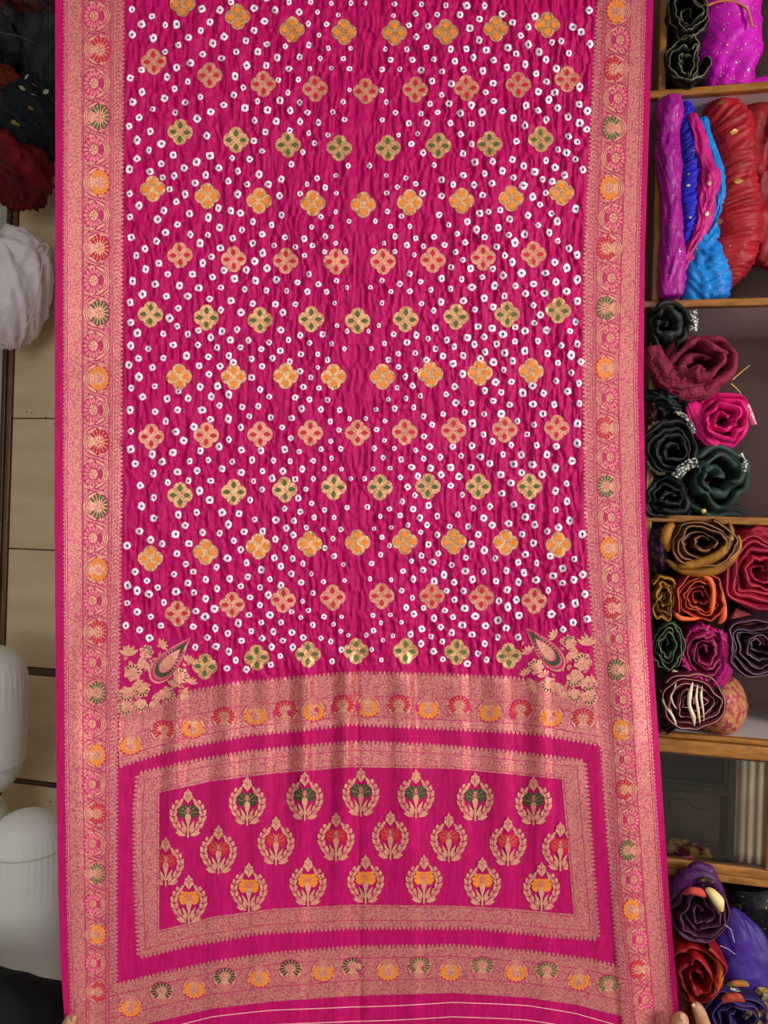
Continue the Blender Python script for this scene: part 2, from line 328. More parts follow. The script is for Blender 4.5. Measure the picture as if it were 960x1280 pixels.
ROWS = [('orange', [(228, 5), (297, 21), (365, 37), (430, 40), (493, 41), (557, 40), (620, 36), (684, 31)]),
 ('red', [(192, 77), (262, 94), (329, 105), (394, 111), (457, 114), (519, 112), (583, 110), (648, 106), (709, 99)]),
 ('green', [(225, 165), (295, 175), (360, 181), (424, 185), (485, 185), (548, 182), (612, 180), (676, 174)]),
 ('orange', [(191, 236), (259, 245), (324, 251), (391, 254), (454, 256), (512, 253), (577, 251), (639, 248), (702, 241)]),
 ('red', [(225, 319), (292, 324), (357, 326), (420, 327), (479, 327), (541, 325), (604, 322), (667, 318)]),
 ('green', [(188, 393), (258, 397), (325, 400), (389, 399), (447, 401), (507, 399), (570, 396), (634, 393), (698, 388)]),
 ('orange', [(224, 471), (292, 471), (357, 470), (417, 471), (478, 471), (538, 468), (600, 466), (664, 464)]),
 ('red', [(189, 546), (258, 544), (325, 543), (388, 541), (447, 541), (506, 540), (567, 538), (631, 537), (696, 535)]),
 ('green', [(225, 619), (292, 615), (356, 612), (417, 609), (475, 609), (535, 608), (598, 608), (662, 608)]),
 ('orange', [(188, 698), (257, 690), (323, 683), (387, 680), (447, 678), (506, 677), (567, 677), (632, 678), (698, 681)]),
 ('red', [(222, 767), (290, 756), (354, 750), (416, 747), (477, 745), (540, 745), (602, 747), (668, 751)]),
 ('green', [(256, 833), (321, 822), (385, 818), (445, 814), (507, 814), (571, 815), (636, 820)])]
PAL = [('green', [(235, 1016), (309, 1001), (381, 995), (451, 990), (520, 992), (594, 996), (667, 1001)]),
 ('red', [(273, 1062), (345, 1051), (420, 1046), (488, 1044), (561, 1047), (635, 1052)]),
 ('orange', [(236, 1124), (311, 1109), (385, 1102), (457, 1099), (530, 1099), (603, 1102), (677, 1108)])]
# tie-dyed dots of the left half, read off two enlargements of 3.2 (origins 140,0 / 140,400 / 140,780)
D1 = '''80,38 160,65 118,97 213,100 258,97 80,138 165,152 358,35 432,40 392,88 355,122 305,150 265,180 212,207 117,280 73,312 220,308 258,270 313,252 362,217 403,173 448,147 438,233 497,207 535,163 568,122 610,85 568,33 652,40 620,177 583,207 538,262 617,262 660,230 693,185 750,228 787,180 828,140 785,95 748,48 822,48 858,97 905,60 877,13 955,12 865,193 833,233 925,235 955,193 790,275 745,318 707,275 665,320 703,370 672,402 622,440 582,405 525,350 492,305 487,380 446,420 532,432 570,482 613,528 657,485 713,442 750,410 782,450 752,487 825,490 883,448 925,407 950,360 878,273 950,275 303,327 250,355 210,393 293,410 353,388 395,447 340,475 253,450 162,436 120,368 82,408 108,470 68,505 153,525 198,575 245,620 338,648 392,623 378,543 427,672 480,632 525,513 567,563 600,605 550,637 503,685 465,725 588,697 540,737 625,737 502,777 670,783 677,717 717,657 763,608 810,573 863,540 787,532 710,523 930,478 100,560 148,600 100,635 197,655 70,677 152,687 203,710 248,703 288,672 332,732 375,700 230,757 292,777 257,807 207,842 183,877 310,855 262,898 213,930 313,938 385,870 425,832 430,910 383,940 475,843 513,852 563,887 520,920 483,953 563,973 600,937 638,900 678,860 692,950 648,982 602,1012 733,988 768,955 798,908 853,947 877,907 802,982 770,1022 895,973 835,867 752,775 780,737 820,713 853,750 897,773 895,847 945,663 895,702 948,885 850,1007 935,1005 108,822 72,868 77,950 178,965 132,995 97,1022 187,1053 135,1077 82,1125 223,1097 172,1137 122,1177 72,1210 217,1185 270,1143 322,1097 363,1052 397,1027 352,973 433,992 447,1082 402,1108 347,1152 303,1185 265,1233 390,1195 435,1150 490,1115 537,1080 570,1045 620,1073 573,1123 530,1157 475,1203 435,1240 515,1250 562,1215 617,1162 657,1118 698,1163 653,1217 733,1217 782,1167 742,1130 787,1097 825,1137 858,1167 898,1123 940,1150 890,1213 683,1250 945,1245 355,1240 230,1273 70,775 475,8 708,8 795,8 618,-8 545,-20 330,-15 105,-20'''
D2 = '''75,10 102,52 75,103 145,115 105,153 67,180 162,190 108,228 77,272 205,55 260,25 303,57 345,42 245,100 205,152 298,143 343,100 395,70 440,45 500,38 473,80 420,110 385,147 348,183 388,217 432,185 467,143 513,110 545,82 597,117 558,155 485,170 600,185 642,152 673,123 628,90 675,40 705,80 753,62 790,92 755,137 710,167 752,205 795,230 822,190 862,160 823,137 878,95 843,57 900,22 940,45 930,115 170,265 122,308 220,315 265,285 305,313 262,360 172,367 215,405 72,360 75,445 352,267 422,265 397,307 360,360 430,342 467,298 520,348 558,230 592,278 628,307 585,345 548,385 515,430 465,395 393,397 327,427 635,390 680,430 718,393 758,355 790,318 733,310 765,268 827,272 862,320 835,358 910,360 873,407 950,395 907,440 875,485 840,445 797,405 715,473 690,518 645,562 602,605 595,522 560,560 517,520 480,567 440,595 517,610 565,645 600,678 552,720 508,775 465,818 440,770 390,720 350,683 395,643 340,603 305,643 262,608 310,565 353,523 385,560 428,507 467,478 287,482 243,530 255,447 200,567 160,537 75,517 93,575 165,613 113,662 223,650 167,710 118,745 168,793 110,845 60,903 155,880 200,895 265,780 338,770 293,822 255,857 308,895 260,935 362,850 430,853 487,883 528,847 570,798 603,845 515,918 462,953 418,988 375,1038 325,1007 295,977 247,1017 188,997 92,1007 62,1062 100,1083 147,1097 183,1070 140,1043 60,1132 100,1168 155,1187 55,1223 110,1240 195,1223 150,1272 207,1130 255,1087 303,1052 327,1090 375,1115 420,1075 470,1035 515,1065 543,1028 538,972 597,1000 553,1110 410,1155 372,1187 335,1165 325,1227 380,1270 463,1253 505,1213 548,1180 592,1140 625,1100 592,1070 632,1037 675,1062 675,985 650,952 692,912 653,877 725,860 777,830 727,803 753,767 690,755 655,800 697,833 745,713 775,677 798,733 850,760 808,790 888,790 845,838 915,838 883,875 852,912 888,945 845,1047 925,978 930,1042 797,1015 757,1050 717,1015 763,975 722,955 803,1092 762,1125 718,1167 785,1162 755,1190 675,1210 632,1180 597,1210 557,1245 645,1247 720,1250 765,1270 803,1220 848,1187 885,1217 918,1187 915,1245 835,1273 640,633 683,605 733,637 712,565 748,527 760,597 805,635 805,563 848,595 878,553 918,597 915,515 835,517 940,750 955,635'''
D3 = '''333,93 380,55 413,18 467,110 415,90 495,145 460,178 537,182 518,67 600,57 683,67 638,92 673,128 723,93 765,48 635,163 833,35 875,70 918,103 880,150 945,45 955,153'''
DOTS = []
for s, oy in ((D1, 0), (D2, 400), (D3, 780)):
    DOTS += [(140 + float(a) / 3.2, oy + float(b) / 3.2) for a, b in (q.split(',') for q in s.split())]
pairs = []                                                  # the right half mirrors the left about the centre crease
for _, row in ROWS:
    n = len(row)
    for i in range((n + 1) // 2): pairs.append((row[i], row[n - 1 - i]))
for y in (0, 200, 400, 600, 800): pairs.append(((447, y), (447, y))); pairs.append(((float(xL[4](y)) + 3, y), (float(xR[4](y)) - 3, y - (8 if y > 600 else 0))))
src = np.array([p[0] for p in pairs], float); dst = np.array([p[1] for p in pairs], float); disp = dst - np.stack([894 - src[:, 0], src[:, 1]], 1)
RD = []
for x, y in DOTS:
    wgt = 1 / (((src - (x, y)) ** 2).sum(1) + 60) ** 1.5; d = (wgt[:, None] * disp).sum(0) / wgt.sum(); RD.append((894 - x + d[0], y + d[1]))
allm = np.array([p for _, r_ in ROWS for p in r_], float)
keep = []
for x, y in DOTS + RD:
    if ((allm - (x, y)) ** 2).sum(1).min() < 17.5 ** 2: continue
    if any((x - a) ** 2 + (y - b_) ** 2 < 64 for a, b_ in keep): continue
    if x < xL[4](y) + 6 or x > xR[4](y) - 6: continue
    keep.append((x, y))
DOTS = keep

# ---- relief of the cloth in metres towards the viewer, sampled once per pixel
RX0, RY0, RW, RH = 40, YT - 4, 840, YB - YT + 12
gx, gy = np.meshgrid(np.arange(RX0, RX0 + RW, dtype=float), np.arange(RY0, RY0 + RH, dtype=float))
inner = sm(0, 10, gx - xL[4](gy)) * sm(0, 10, xR[4](gy) - gx)
field = inner * (1 - sm(-14, 2, gy - A_top(gx)))
pall = inner * sm(-14, 2, gy - A_top(gx))
flat = np.ones_like(gx)
def win(x, y, r):
    i0 = max(0, int(x - RX0 - r)); i1 = min(RW, int(x - RX0 + r) + 1); j0 = max(0, int(y - RY0 - r)); j1 = min(RH, int(y - RY0 + r) + 1)
    return (slice(j0, j1), slice(i0, i1))
for x, y in allm:
    q = win(x, y, 26); rr = np.hypot(gx[q] - x, gy[q] - y); flat[q] *= 1 - 0.9 * np.exp(-(rr / 17) ** 6)
for x, y, r in ((205, 835, 42), (170, 825, 30), (165, 870, 30), (225, 850, 30), (692, 822, 42), (725, 815, 30), (728, 858, 30), (672, 840, 30)):
    q = win(x, y, r * 1.5); rr = np.hypot(gx[q] - x, gy[q] - y); flat[q] *= 1 - 0.88 * np.exp(-(rr / r) ** 6)
wx = 1.1 * vn(gx / 24, gy / 26, 3) + 0.35 * vn(gx / 9, gy / 12, 5)
c1 = 1 - np.abs(vn(gx / 3.7 + wx, gy / 34, 11)) * 2.2
c2 = 1 - np.abs(vn(gx / 6.5 - wx * 1.2, gy / 44, 17)) * 2.2
Hf = 0.0030 * c1 + 0.0028 * c2 + 0.0020 * vn(gx / 15, gy / 60, 23)
for k, (x, y) in enumerate(DOTS):
    q = win(x, y, 17); dx = gx[q] - x; dy = gy[q] - y; rr = np.hypot(dx, dy); ph = np.arctan2(dy, dx)
    Hf[q] += 0.0020 * np.exp(-(rr / 4.2) ** 2) + 0.0013 * np.cos(6 * ph + k) * np.exp(-((rr - 7) / 5.5) ** 2)
H = Hf * field * flat
Hp = 0.0009 * vn(gx / 11, gy / 130, 31) + 0.0016 * vn(gx / 30 + .5 * vn(gx / 60, gy / 50, 2), gy / 190, 37) + 0.0004 * vn(gx / 4.5, gy / 60, 41)
fold = np.zeros_like(gx)
for fx, wd, am in ((300, 26, .004), (236, 24, .004), (395, 24, .006), (446, 20, .006), (521, 30, .006), (587, 30, .003), (640, 34, .004), (690, 30, .004), (345, 20, .003)):
    xx = gx - fx - 0.06 * (gy - 880) * (1 if fx > 446 else -1) * .5
    fold += 2.6 * am * (sm(-wd - 12, -12, xx) - sm(-12, 1.5, xx))
H += Hp * pall + fold * inner * sm(790, 860, gy) * (1 - .75 * sm(960, 1120, gy))
H += -(0.0022 + .0024 * sm(740, 840, gy)) * np.exp(-np.abs(gx - 446 - 4 * sm(700, 1280, gy)) / 3.0) * inner
bord = 1 - inner
H += bord * (0.0035 * np.sin((gx - 75) / 11.0 + .6 * vn(gx / 90, gy / 160, 7)) * sm(560, 900, gy) + 0.0009 * vn(gx / 40, gy / 90, 19) + .0002 * vn(gx / 5, gy / 5, 9))
H += 0.010 * vn(gx / 150, gy / 300, 51) * sm(80, 200, gx)
H -= 0.024 * sm(760, 840, gx) ** 2 * sm(640, 900, gy)
De = poly([(-100, 1.43), (0, 1.44), (450, 1.485), (900, 1.455), (1310, 1.40)]); Bw = poly([(-100, .075), (0, .07), (450, .03), (900, .08), (1310, .08)])
def surf(x, y, off=0.0):
    x = np.asarray(x, float); y = np.asarray(y, float)
    u = np.clip(x - RX0, 0, RW - 1.001); v = np.clip(y - RY0, 0, RH - 1.001); i = u.astype(int); j = v.astype(int); fu = u - i; fv = v - j
    h = (H[j, i] * (1 - fu) + H[j, i + 1] * fu) * (1 - fv) + (H[j + 1, i] * (1 - fu) + H[j + 1, i + 1] * fu) * fv
    return P(x, y, De(y) + Bw(y) * (1 - ((x - 443) / 375) ** 2) - h - off)
def UVp(x, y): return np.stack([np.asarray(x, float).ravel() / 100, np.asarray(y, float).ravel() / 100], 1)

so = surf(450, YB)
saree = thing('saree', (float(so[0]), float(so[1]), float(so[2])), 'magenta tie-dyed silk saree with salmon zari border, held out flat full length', 'saree')
NC, NR = 560, 640
ys = np.linspace(YT, YB, NR); s_ = np.linspace(0, 1, NC)
GX = xL[0](ys)[:, None] * (1 - s_) + xR[0](ys)[:, None] * s_; GY = np.repeat(ys[:, None], NC, 1)
ground = mk('ground_cloth', surf(GX, GY), gridf(NR, NC), M['silk'], saree, uv=UVp(GX, GY), label='crinkled magenta silk ground')
class SM:
    'collects flat woven shapes (pixel outlines) that lie on the cloth'
    def __init__(s): s.x = []; s.y = []; s.o = []; s.f = []; s.m = []
    def add(s, pts, mi=0, off=.0008):
        b0 = len(s.x)
        for a, b_ in pts: s.x.append(a); s.y.append(b_); s.o.append(off)
        s.f.append(tuple(range(b0, b0 + len(pts)))); s.m.append(mi)
    def grid(s, X, Y, mi=0, off=.0008):
        b0 = len(s.x); nr, nc = X.shape
        s.x += X.ravel().tolist(); s.y += Y.ravel().tolist(); s.o += [off] * X.size
        for q in (gridf(nr, nc) + b0).tolist(): s.f.append(tuple(q)); s.m.append(mi)
    def fan(s, cx, cy, outline, mi=0, off=.0008, rings=(0.5, 1.0)):
        b0 = len(s.x); n = len(outline); s.x.append(cx); s.y.append(cy); s.o.append(off)
        for r in rings:
            for a, b_ in outline: s.x.append(cx + (a - cx) * r); s.y.append(cy + (b_ - cy) * r); s.o.append(off if r < 1 else off * .92)
        for i in range(n):
            j = (i + 1) % n; s.f.append((b0, b0 + 1 + j, b0 + 1 + i)); s.m.append(mi)
            for k in range(len(rings) - 1):
                a = b0 + 1 + k * n; c = a + n; s.f.append((a + i, a + j, c + j, c + i)); s.m.append(mi)
    def strip(s, pts, wd, mi=0, off=.0012, taper=False):
        p = np.array(pts, float); t = np.gradient(p, axis=0); t /= np.linalg.norm(t, axis=1)[:, None] + 1e-9
        nn = np.stack([-t[:, 1], t[:, 0]], 1); ww = wd * .5 * (np.sin(np.linspace(.12, PI - .12, len(p))) if taper else np.ones(len(p)))
        A = p + nn * ww[:, None]; B = p - nn * ww[:, None]
        s.grid(np.stack([A[:, 0], B[:, 0]], 1), np.stack([A[:, 1], B[:, 1]], 1), mi, off)
    def build(s, name, mats, parent, **k):
        return mk(name, surf(np.array(s.x), np.array(s.y), np.array(s.o)), s.f, mats, parent, midx=s.m, uv=UVp(s.x, s.y), **k)
def leafpts(x0, y0, x1, y1, wd, n=5, bulge=.45):
    'leaf outline from base to tip'
    dx, dy = x1 - x0, y1 - y0; L = math.hypot(dx, dy) + 1e-9; px, py = -dy / L, dx / L; out = []
    for sg in (1, -1):
        rng = range(0, n + 1) if sg == 1 else range(n - 1, 0, -1)
        for i in rng:
            t = i / n; ww = wd * .5 * math.sin(PI * t ** (math.log(.5) / math.log(bulge))) if 0 < t < 1 else 0
            out.append((x0 + dx * t + px * ww * sg, y0 + dy * t + py * ww * sg))
    return out
def teeth(S, pts, nx, ny, period, h, wd, mi=0, off=.0007):
    'row of woven leaf teeth along a polyline, pointing to the side (nx,ny) picks'
    p = np.array(pts, float); seg = np.r_[0, np.cumsum(np.hypot(*np.diff(p, axis=0).T))]; n = max(1, int(seg[-1] / period))
    for i in range(n):
        t = (i + .5) / n * seg[-1]; x = np.interp(t, seg, p[:, 0]); y = np.interp(t, seg, p[:, 1])
        S.add(leafpts(x - nx * 2, y - ny * 2, x + nx * h, y + ny * h, wd, 4, .4), mi, off)

# ---- side borders
LY = [62, 146, 228, 310, 391, 473, 552, 633, 712, 790, 866, 944, 1017, 1092, 1168, 1240]
RY = [14, 86, 160, 235, 310, 385, 460, 535, 608, 685, 760, 837, 912, 987, 1063, 1137, 1212]
LY_ = [(LY[i] * .75 + LY[i + 1] * .25) for i in range(len(LY) - 1)] + [(LY[i] * .25 + LY[i + 1] * .75) for i in range(len(LY) - 1)] + [0, 41]
RY_ = [(RY[i] * .75 + RY[i + 1] * .25) for i in range(len(RY) - 1)] + [(RY[i] * .25 + RY[i + 1] * .75) for i in range(len(RY) - 1)] + [1231]
YN = np.linspace(YT, YB, 420)
for side, X in (('l', xL), ('r', xR)):
    sg = 1 if side == 'l' else -1
    def band(a, b_, nc=5, mi=0, S=None, off=.0006, ia=0, ib=0):
        A = X[a](YN) + ia * sg; B = X[b_](YN) + ib * sg; t = np.linspace(0, 1, nc)
        S.grid(A[:, None] * (1 - t) + B[:, None] * t, np.repeat(YN[:, None], nc, 1), mi, off)
    S = SM(); band(1, 2, 14, 0, S)
    for k in (1.2, 4.0, 22.5): S.strip(np.stack([X[1](YN) + sg * k, YN], 1), .7, 1, .0011)
    for y in np.arange(YT + 2, YB - 2, 5.0):                 # fine toothed line beside the selvedge
        x = float(X[1](y)); S.add(leafpts(x + sg * 2, y - 2, x - sg * 1.6, y, 2.2, 3), 0, .0007)
    S.build('border_band', [M['zari'], M['deep']], saree, label='fine salmon zari band')
    S = SM(); band(2, 3, 16, 0, S)
    yl = sorted([q for q in (LY_ if side == 'l' else RY_)])
    for y in yl:
        cxm = float(X[2](y) + X[3](y)) / 2; hw = abs(float(X[3](y) - X[2](y))) / 2
        for fx_, fy_ in ((-.55, 0), (.55, 0), (0, -2.2), (0, 2.2)):
            x0 = cxm + fx_ * hw; S.add([(x0 - 1.6, y + fy_), (x0, y + fy_ - 1.9), (x0 + 1.6, y + fy_), (x0, y + fy_ + 1.9)], 1, .0013)
        for q in (-1, 1):
            S.strip([(cxm + q * hw * t_, y + q * 6 * (t_ - .45)) for t_ in np.linspace(.1, .92, 6)], .8, 1, .0013)
            S.strip([(cxm - q * hw * t_, y + q * 5 * (t_ - .3) ** 2 * 3) for t_ in np.linspace(.15, .9, 6)], .6, 1, .0013)
    S.strip(np.stack([X[2](YN), YN], 1), 1.1, 1, .0012); S.strip(np.stack([X[3](YN), YN], 1), 1.1, 1, .0012)
    S.build('medallion_band', [M['zari'], M['deep']], saree, label='salmon band behind the row of woven flowers')
    S = SM(); band(3, 4, 7, 0, S, ib=1.0)
    S.strip(np.stack([X[3](YN) + sg * 4.2, YN], 1), .7, 1, .0011); S.strip(np.stack([X[3](YN) + sg * 2.2, YN], 1), .5, 1, .0011)
    for y in np.arange(YT + 3, YB - 3, 5.4):
        x = float(X[4](y)); S.add(leafpts(x - sg * 1, y, x + sg * 4.6, y - .6, 4.4, 4, .4), 0, .0008)
        S.strip([(x - sg * 7, y + 1), (x - sg * 5.2, y - 1.6), (x - sg * 3, y - 2.2), (x - sg * 1.2, y)], .7, 1, .0012)
    S.build('inner_band', [M['zari'], M['deep']], saree, label='narrow zari band with leaf teeth along its inner edge')

def flower(cx, cy, R, rot, colour, flip=1, squash=1.0):
    'woven round flower with striped crescents on one side; local x points away from the crescents'
    c, s = math.cos(rot), math.sin(rot)
    def L(x, y): x *= R; y *= R * flip; return (cx + (x * c - y * s) * squash, cy + x * s + y * c)
    def Lp(pts): return [L(a, b_) for a, b_ in pts]
    S = SM(); circ = [(math.cos(t), math.sin(t)) for t in np.linspace(0, 2 * PI, 29)[:-1]]
    S.fan(*L(.0, 0), Lp([(1.06 * a, 1.1 * b_) for i, (a, b_) in enumerate(circ)]), 1, .001)
    for k, r in enumerate((1.36, 1.2, 1.04)):                # striped crescents
        S.strip(Lp([(.36 + r * math.cos(t), r * .80 * math.sin(t)) for t in np.linspace(PI * (.68 + .03 * k), PI * (1.32 - .03 * k), 9)]), R * .105, 0, .0014, True)
    for sg in (1, -1):                                       # curling leaves above and below
        S.add(Lp(leafpts(-.66, sg * .62, .05, sg * 1.06, .2, 5)), 0, .0014); S.add(Lp(leafpts(.10, sg * 1.03, .62, sg * .88, .16, 5)), 0, .0014)
    if colour != 'zari_pink': S.fan(*L(.16, 0), Lp([(.16 + .74 * a, .86 * b_) for a, b_ in circ]), 0, .0013)
    S.fan(*L(.18, 0), Lp([(.18 + .34 * a, .37 * b_) for a, b_ in circ]), 0, .0016)
    for i in range(5):
        a = .6 + i * 1.257; S.strip(Lp([(.22 + .08 * math.cos(a), .08 * math.sin(a)), (.22 + .27 * math.cos(a), .3 * math.sin(a))]), R * .045, 1, .002)
    o = S.build('border_flower', [M['zari_pale'], M['deep']], saree)
    S = SM(); n = 13
    for i in range(n):
        a = -2.45 + 4.9 * i / (n - 1); r0, r1 = .36, .98
        S.add(Lp(leafpts(.18 + r0 * .9 * math.cos(a), r0 * math.sin(a), .18 + r1 * .86 * math.cos(a), r1 * math.sin(a) * 1.02, .26 if colour == 'orange' else .235 if colour == 'red' else .21 if colour != 'zari_pink' else .25, 4, .6)), 0, .0018)
    S.build('petals', [M[colour]], o)
    return o
CYC = ('red', 'green', 'orange')
allL = [(y, CYC[i % 3]) for i, y in enumerate(LY)] + [(-20, 'orange')]
allL += [((LY[i] + LY[i + 1]) / 2, 'zari_pink') for i in range(len(LY) - 1)] + [(20, 'zari_pink')]
CYR = ('orange', 'red', 'green')
allR = [(y, CYR[i % 3]) for i, y in enumerate(RY)] + [((RY[i] + RY[i + 1]) / 2, 'zari_pink') for i in range(len(RY) - 1)] + [(1250, 'zari_pink'), (-24, 'zari_pink')]
for lst, X, sg in ((allL, xL, 1), (allR, xR, -1)):
    for y, col in lst:
        x = float(X[2](y) + X[3](y)) / 2; R = abs(float(X[3](y) - X[2](y))) * .47
        d = (1 if col != 'zari_pink' else -1) * sg
        flower(x + d * .6, y, R * 1.12, 0 if d > 0 else PI, col, 1, .94)

# ---- bands across the end-piece
def hband(name, x0, x1, fT, fB, fracs, label, tooth_top=True, tooth_bot=True):
    xs = np.linspace(x0, x1, 260); S = SM(); t = np.linspace(0, 1, 22)[None, :]
    Y = fT(xs)[:, None] * (1 - t) + fB(xs)[:, None] * t
    S.grid(np.repeat(xs[:, None], 22, 1), Y, 0, .0008)
    for f in fracs: S.strip(np.stack([xs, fT(xs) * (1 - f) + fB(xs) * f], 1), .9, 1, .0013)
    if tooth_top: teeth(S, np.stack([xs, fT(xs)], 1), 0, -1, 5.4, 5.2, 4.6)
    if tooth_bot: teeth(S, np.stack([xs, fB(xs)], 1), 0, 1, 5.4, 5.2, 4.6)
    return S.build(name, [M['zari'], M['deep']], saree, label=label)
hband('pallu_band', 149, 752, A_top, A_bot, (.44, .86), 'salmon zari band across the start of the end-piece')
hband('hem_band', 137, 790, C_top, C_bot, (.2, .68), 'salmon zari band along the foot of the end-piece', True, False)
for i, (x, y) in enumerate([(163, 930), (204, 913), (241, 909), (280, 896), (319, 893), (357, 888), (392, 888), (429, 881), (460, 883), (499, 881), (535, 885), (574, 882), (612, 889), (651, 887), (689, 895), (729, 898)]):
    if i % 2: flower(x, y + 2, 14.0, -PI / 2, 'red', 1, 1.05)
    else: flower(x, y, 14.0, PI / 2, 'orange', 1, 1.05)
for i, (x, y) in enumerate([(163, 1258), (202, 1239), (243, 1235), (281, 1221), (324, 1221), (363, 1211), (404, 1214), (441, 1208), (485, 1213), (524, 1207), (563, 1213), (603, 1207), (645, 1214), (684, 1213), (724, 1225), (761, 1230)]):
    if i % 2: flower(x, y + 2, 13.4, -PI / 2, 'dgreen' if x < 470 else 'green', 1, 1.05)
    else: flower(x, y, 13.4, PI / 2, 'orange', 1, 1.05)
# frame
S = SM()
def resample(pts, n):
    p = np.array(pts, float); sgm = np.r_[0, np.cumsum(np.hypot(*np.diff(p, axis=0).T))]; t = np.linspace(0, sgm[-1], n)
    return np.stack([np.interp(t, sgm, p[:, 0]), np.interp(t, sgm, p[:, 1])], 1)
for k, n, (nx, ny) in (('t', 200, (0, -1)), ('r', 70, (1, 0)), ('b', 200, (0, 1)), ('l', 70, (-1, 0))):
    O = resample(B_out[k], n); I = resample(B_in[k], n); t = np.linspace(0, 1, 12)
    S.grid(O[:, None, 0] * (1 - t) + I[:, None, 0] * t, O[:, None, 1] * (1 - t) + I[:, None, 1] * t, 0, .0008)
    S.strip(O * .72 + I * .28, .8, 1, .0013); S.strip(O * .1 + I * .9, .7, 1, .0013)
    teeth(S, O, nx, ny, 5.4, 5.4, 4.6)
S.build('pallu_frame', [M['zari'], M['deep']], saree, label='rectangular salmon zari frame of the end-piece')

# ---- quatrefoil motifs of the field
for y0, (col, row) in enumerate(ROWS):
    for x, y in row:
        R = 16.3; a = np.linspace(0, 2 * PI, 49)[:-1]; tw = rnd.uniform(-.06, .06); S = SM()
        r = R * (.74 + .26 * np.abs(np.cos(2 * a)) ** .7)
        S.fan(x, y, list(zip(x + r * .98 * np.cos(a + tw), y + r * np.sin(a + tw))), 0, .0013, (.35, .7, 1.0))
        for q in range(4):
            b0 = q * PI / 2 + tw; S.strip([(x + math.cos(b0 + t) * R * .86 * (1 - .5 * abs(t) / .6), y + math.sin(b0 + t) * R * .86 * (1 - .5 * abs(t) / .6)) for t in np.linspace(-.6, .6, 9)], .55, 1, .002)
        o = S.build('flower_motif', [M['zari_gold' if col != 'red' else 'zari_rose'], M['zari_pale']], saree)
        S = SM()
        for q in range(4):
            b0 = q * PI / 2 + tw; ww = 6.0 if col != 'orange' else 8.4
            S.add(leafpts(x + math.cos(b0) * 4.0, y + math.sin(b0) * 4.0, x + math.cos(b0) * 13.3, y + math.sin(b0) * 13.3, ww, 5, .5), 0, .0022)
        S.build('petals', [M[col]], o)

# ---- crest motifs of the end-piece
def crest(cx, cy, col, clip=None):
    S = SM(); w_, h_ = 25.5, 31
    def G(x, y): 
        px = cx + x * w_
        if clip: px = max(clip[0], min(clip[1], px))
        return (px, cy + y * h_)
    def Gp(p): return [G(a, b_) for a, b_ in p]
    for sg in (-1, 1):
        side = [(.14, .86), (.40, .66), (.60, .42), (.70, .16), (.66, -.10), (.52, -.32), (.34, -.50)]
        for i, (a, b_) in enumerate(side[:-1]):
            nx_, ny_ = side[i + 1]; dx, dy = nx_ - a, ny_ - b_
            S.add(Gp(leafpts(sg * a, b_, sg * (a + dx * .9 + .22), b_ + dy * 1.05 - .02, .20, 5, .5)), 0, .0012)
            S.add(Gp(leafpts(sg * (a - .03), b_ - .02, sg * (a + dx * 1.1 - .10), b_ + dy * 1.15 - .05, .15, 5, .5)), 0, .0014)
        S.add(Gp([(sg * .30, -.38), (sg * .52, -.50), (sg * .46, -.26), (sg * .34, -.22)]), 0, .0014)
        S.add(Gp(leafpts(sg * .02, .80, sg * .34, .30, .14, 5, .5)), 0, .0014)
        S.add(Gp(leafpts(sg * .10, .92, sg * .62, .78, .18, 5, .5)), 0, .0014)
    for sg in (-1, 1): S.strip(Gp([(sg * a, b_) for a, b_ in ((.14, .86), (.42, .64), (.64, .40), (.74, .14), (.70, -.12), (.55, -.34), (.36, -.52))]), .7, 2, .0024)
    for sg in (-1, 1):
        for a, b_ in ((.40, .66), (.60, .42), (.70, .16), (.66, -.10), (.52, -.32)): S.strip(Gp([(sg * (a - .12), b_ + .0), (sg * (a + .02), b_ + .03), (sg * (a + .2), b_ - .06)]), .6, 2, .0026)
    S.add(Gp([(0, -1.0), (.1, -.86), (.2, -.82), (.2, -.7), (.26, -.62), (.12, -.5), (0, -.38), (-.12, -.5), (-.26, -.62), (-.2, -.7), (-.2, -.82), (-.1, -.86)]), 0, .0024)
    S.strip(Gp([(-.16, -.78), (0, -.62), (.16, -.78)]), .6, 2, .0032); S.strip(Gp([(0, -.9), (0, -.5)]), .5, 2, .0032)
    S.add(Gp([(-.04, 1.0), (.04, 1.0), (.05, .5), (.15, .2), (.1, .05), (-.1, .05), (-.15, .2), (-.05, .5)]), 0, .0026)
    S.add(Gp(leafpts(0, .06, 0, -.26, .18, 4)), 1, .0028)
    o = S.build('crest_motif', [M['zari_pale'], M['zari_pink'], M['deep']], saree)
    S = SM()
    for a, L_, wd in ((-2.75, .56, .30), (-2.3, .56, .28), (-1.9, .46, .26), (-1.57, .42, .24), (-1.24, .46, .26), (-.84, .56, .28), (-.39, .56, .30), (.0, .5, .28), (3.14, .5, .28), (.3, .44, .22), (2.84, .44, .22)):
        S.add(Gp(leafpts(0, .05, math.cos(a) * L_, .05 + math.sin(a) * L_ * .85, wd, 5, .62)), 0, .002)
    for a in (-2.9, -2.35, -1.9, -1.24, -.79, -.24):
        S.strip(Gp([(.1 * math.cos(a), .05 + .1 * math.sin(a)), (math.cos(a) * .44, .05 + math.sin(a) * .37)]), .55, 1, .0034)
    S.build('petals', [M[col if col != 'green' else 'dgreen'], M['zari_gold']], o)
for col, row in PAL:
    for x, y in row: crest(x, y, col)
crest(207, 1077, 'red', (199.5, 400)); crest(700.5, 1058, 'red', (400, 710))

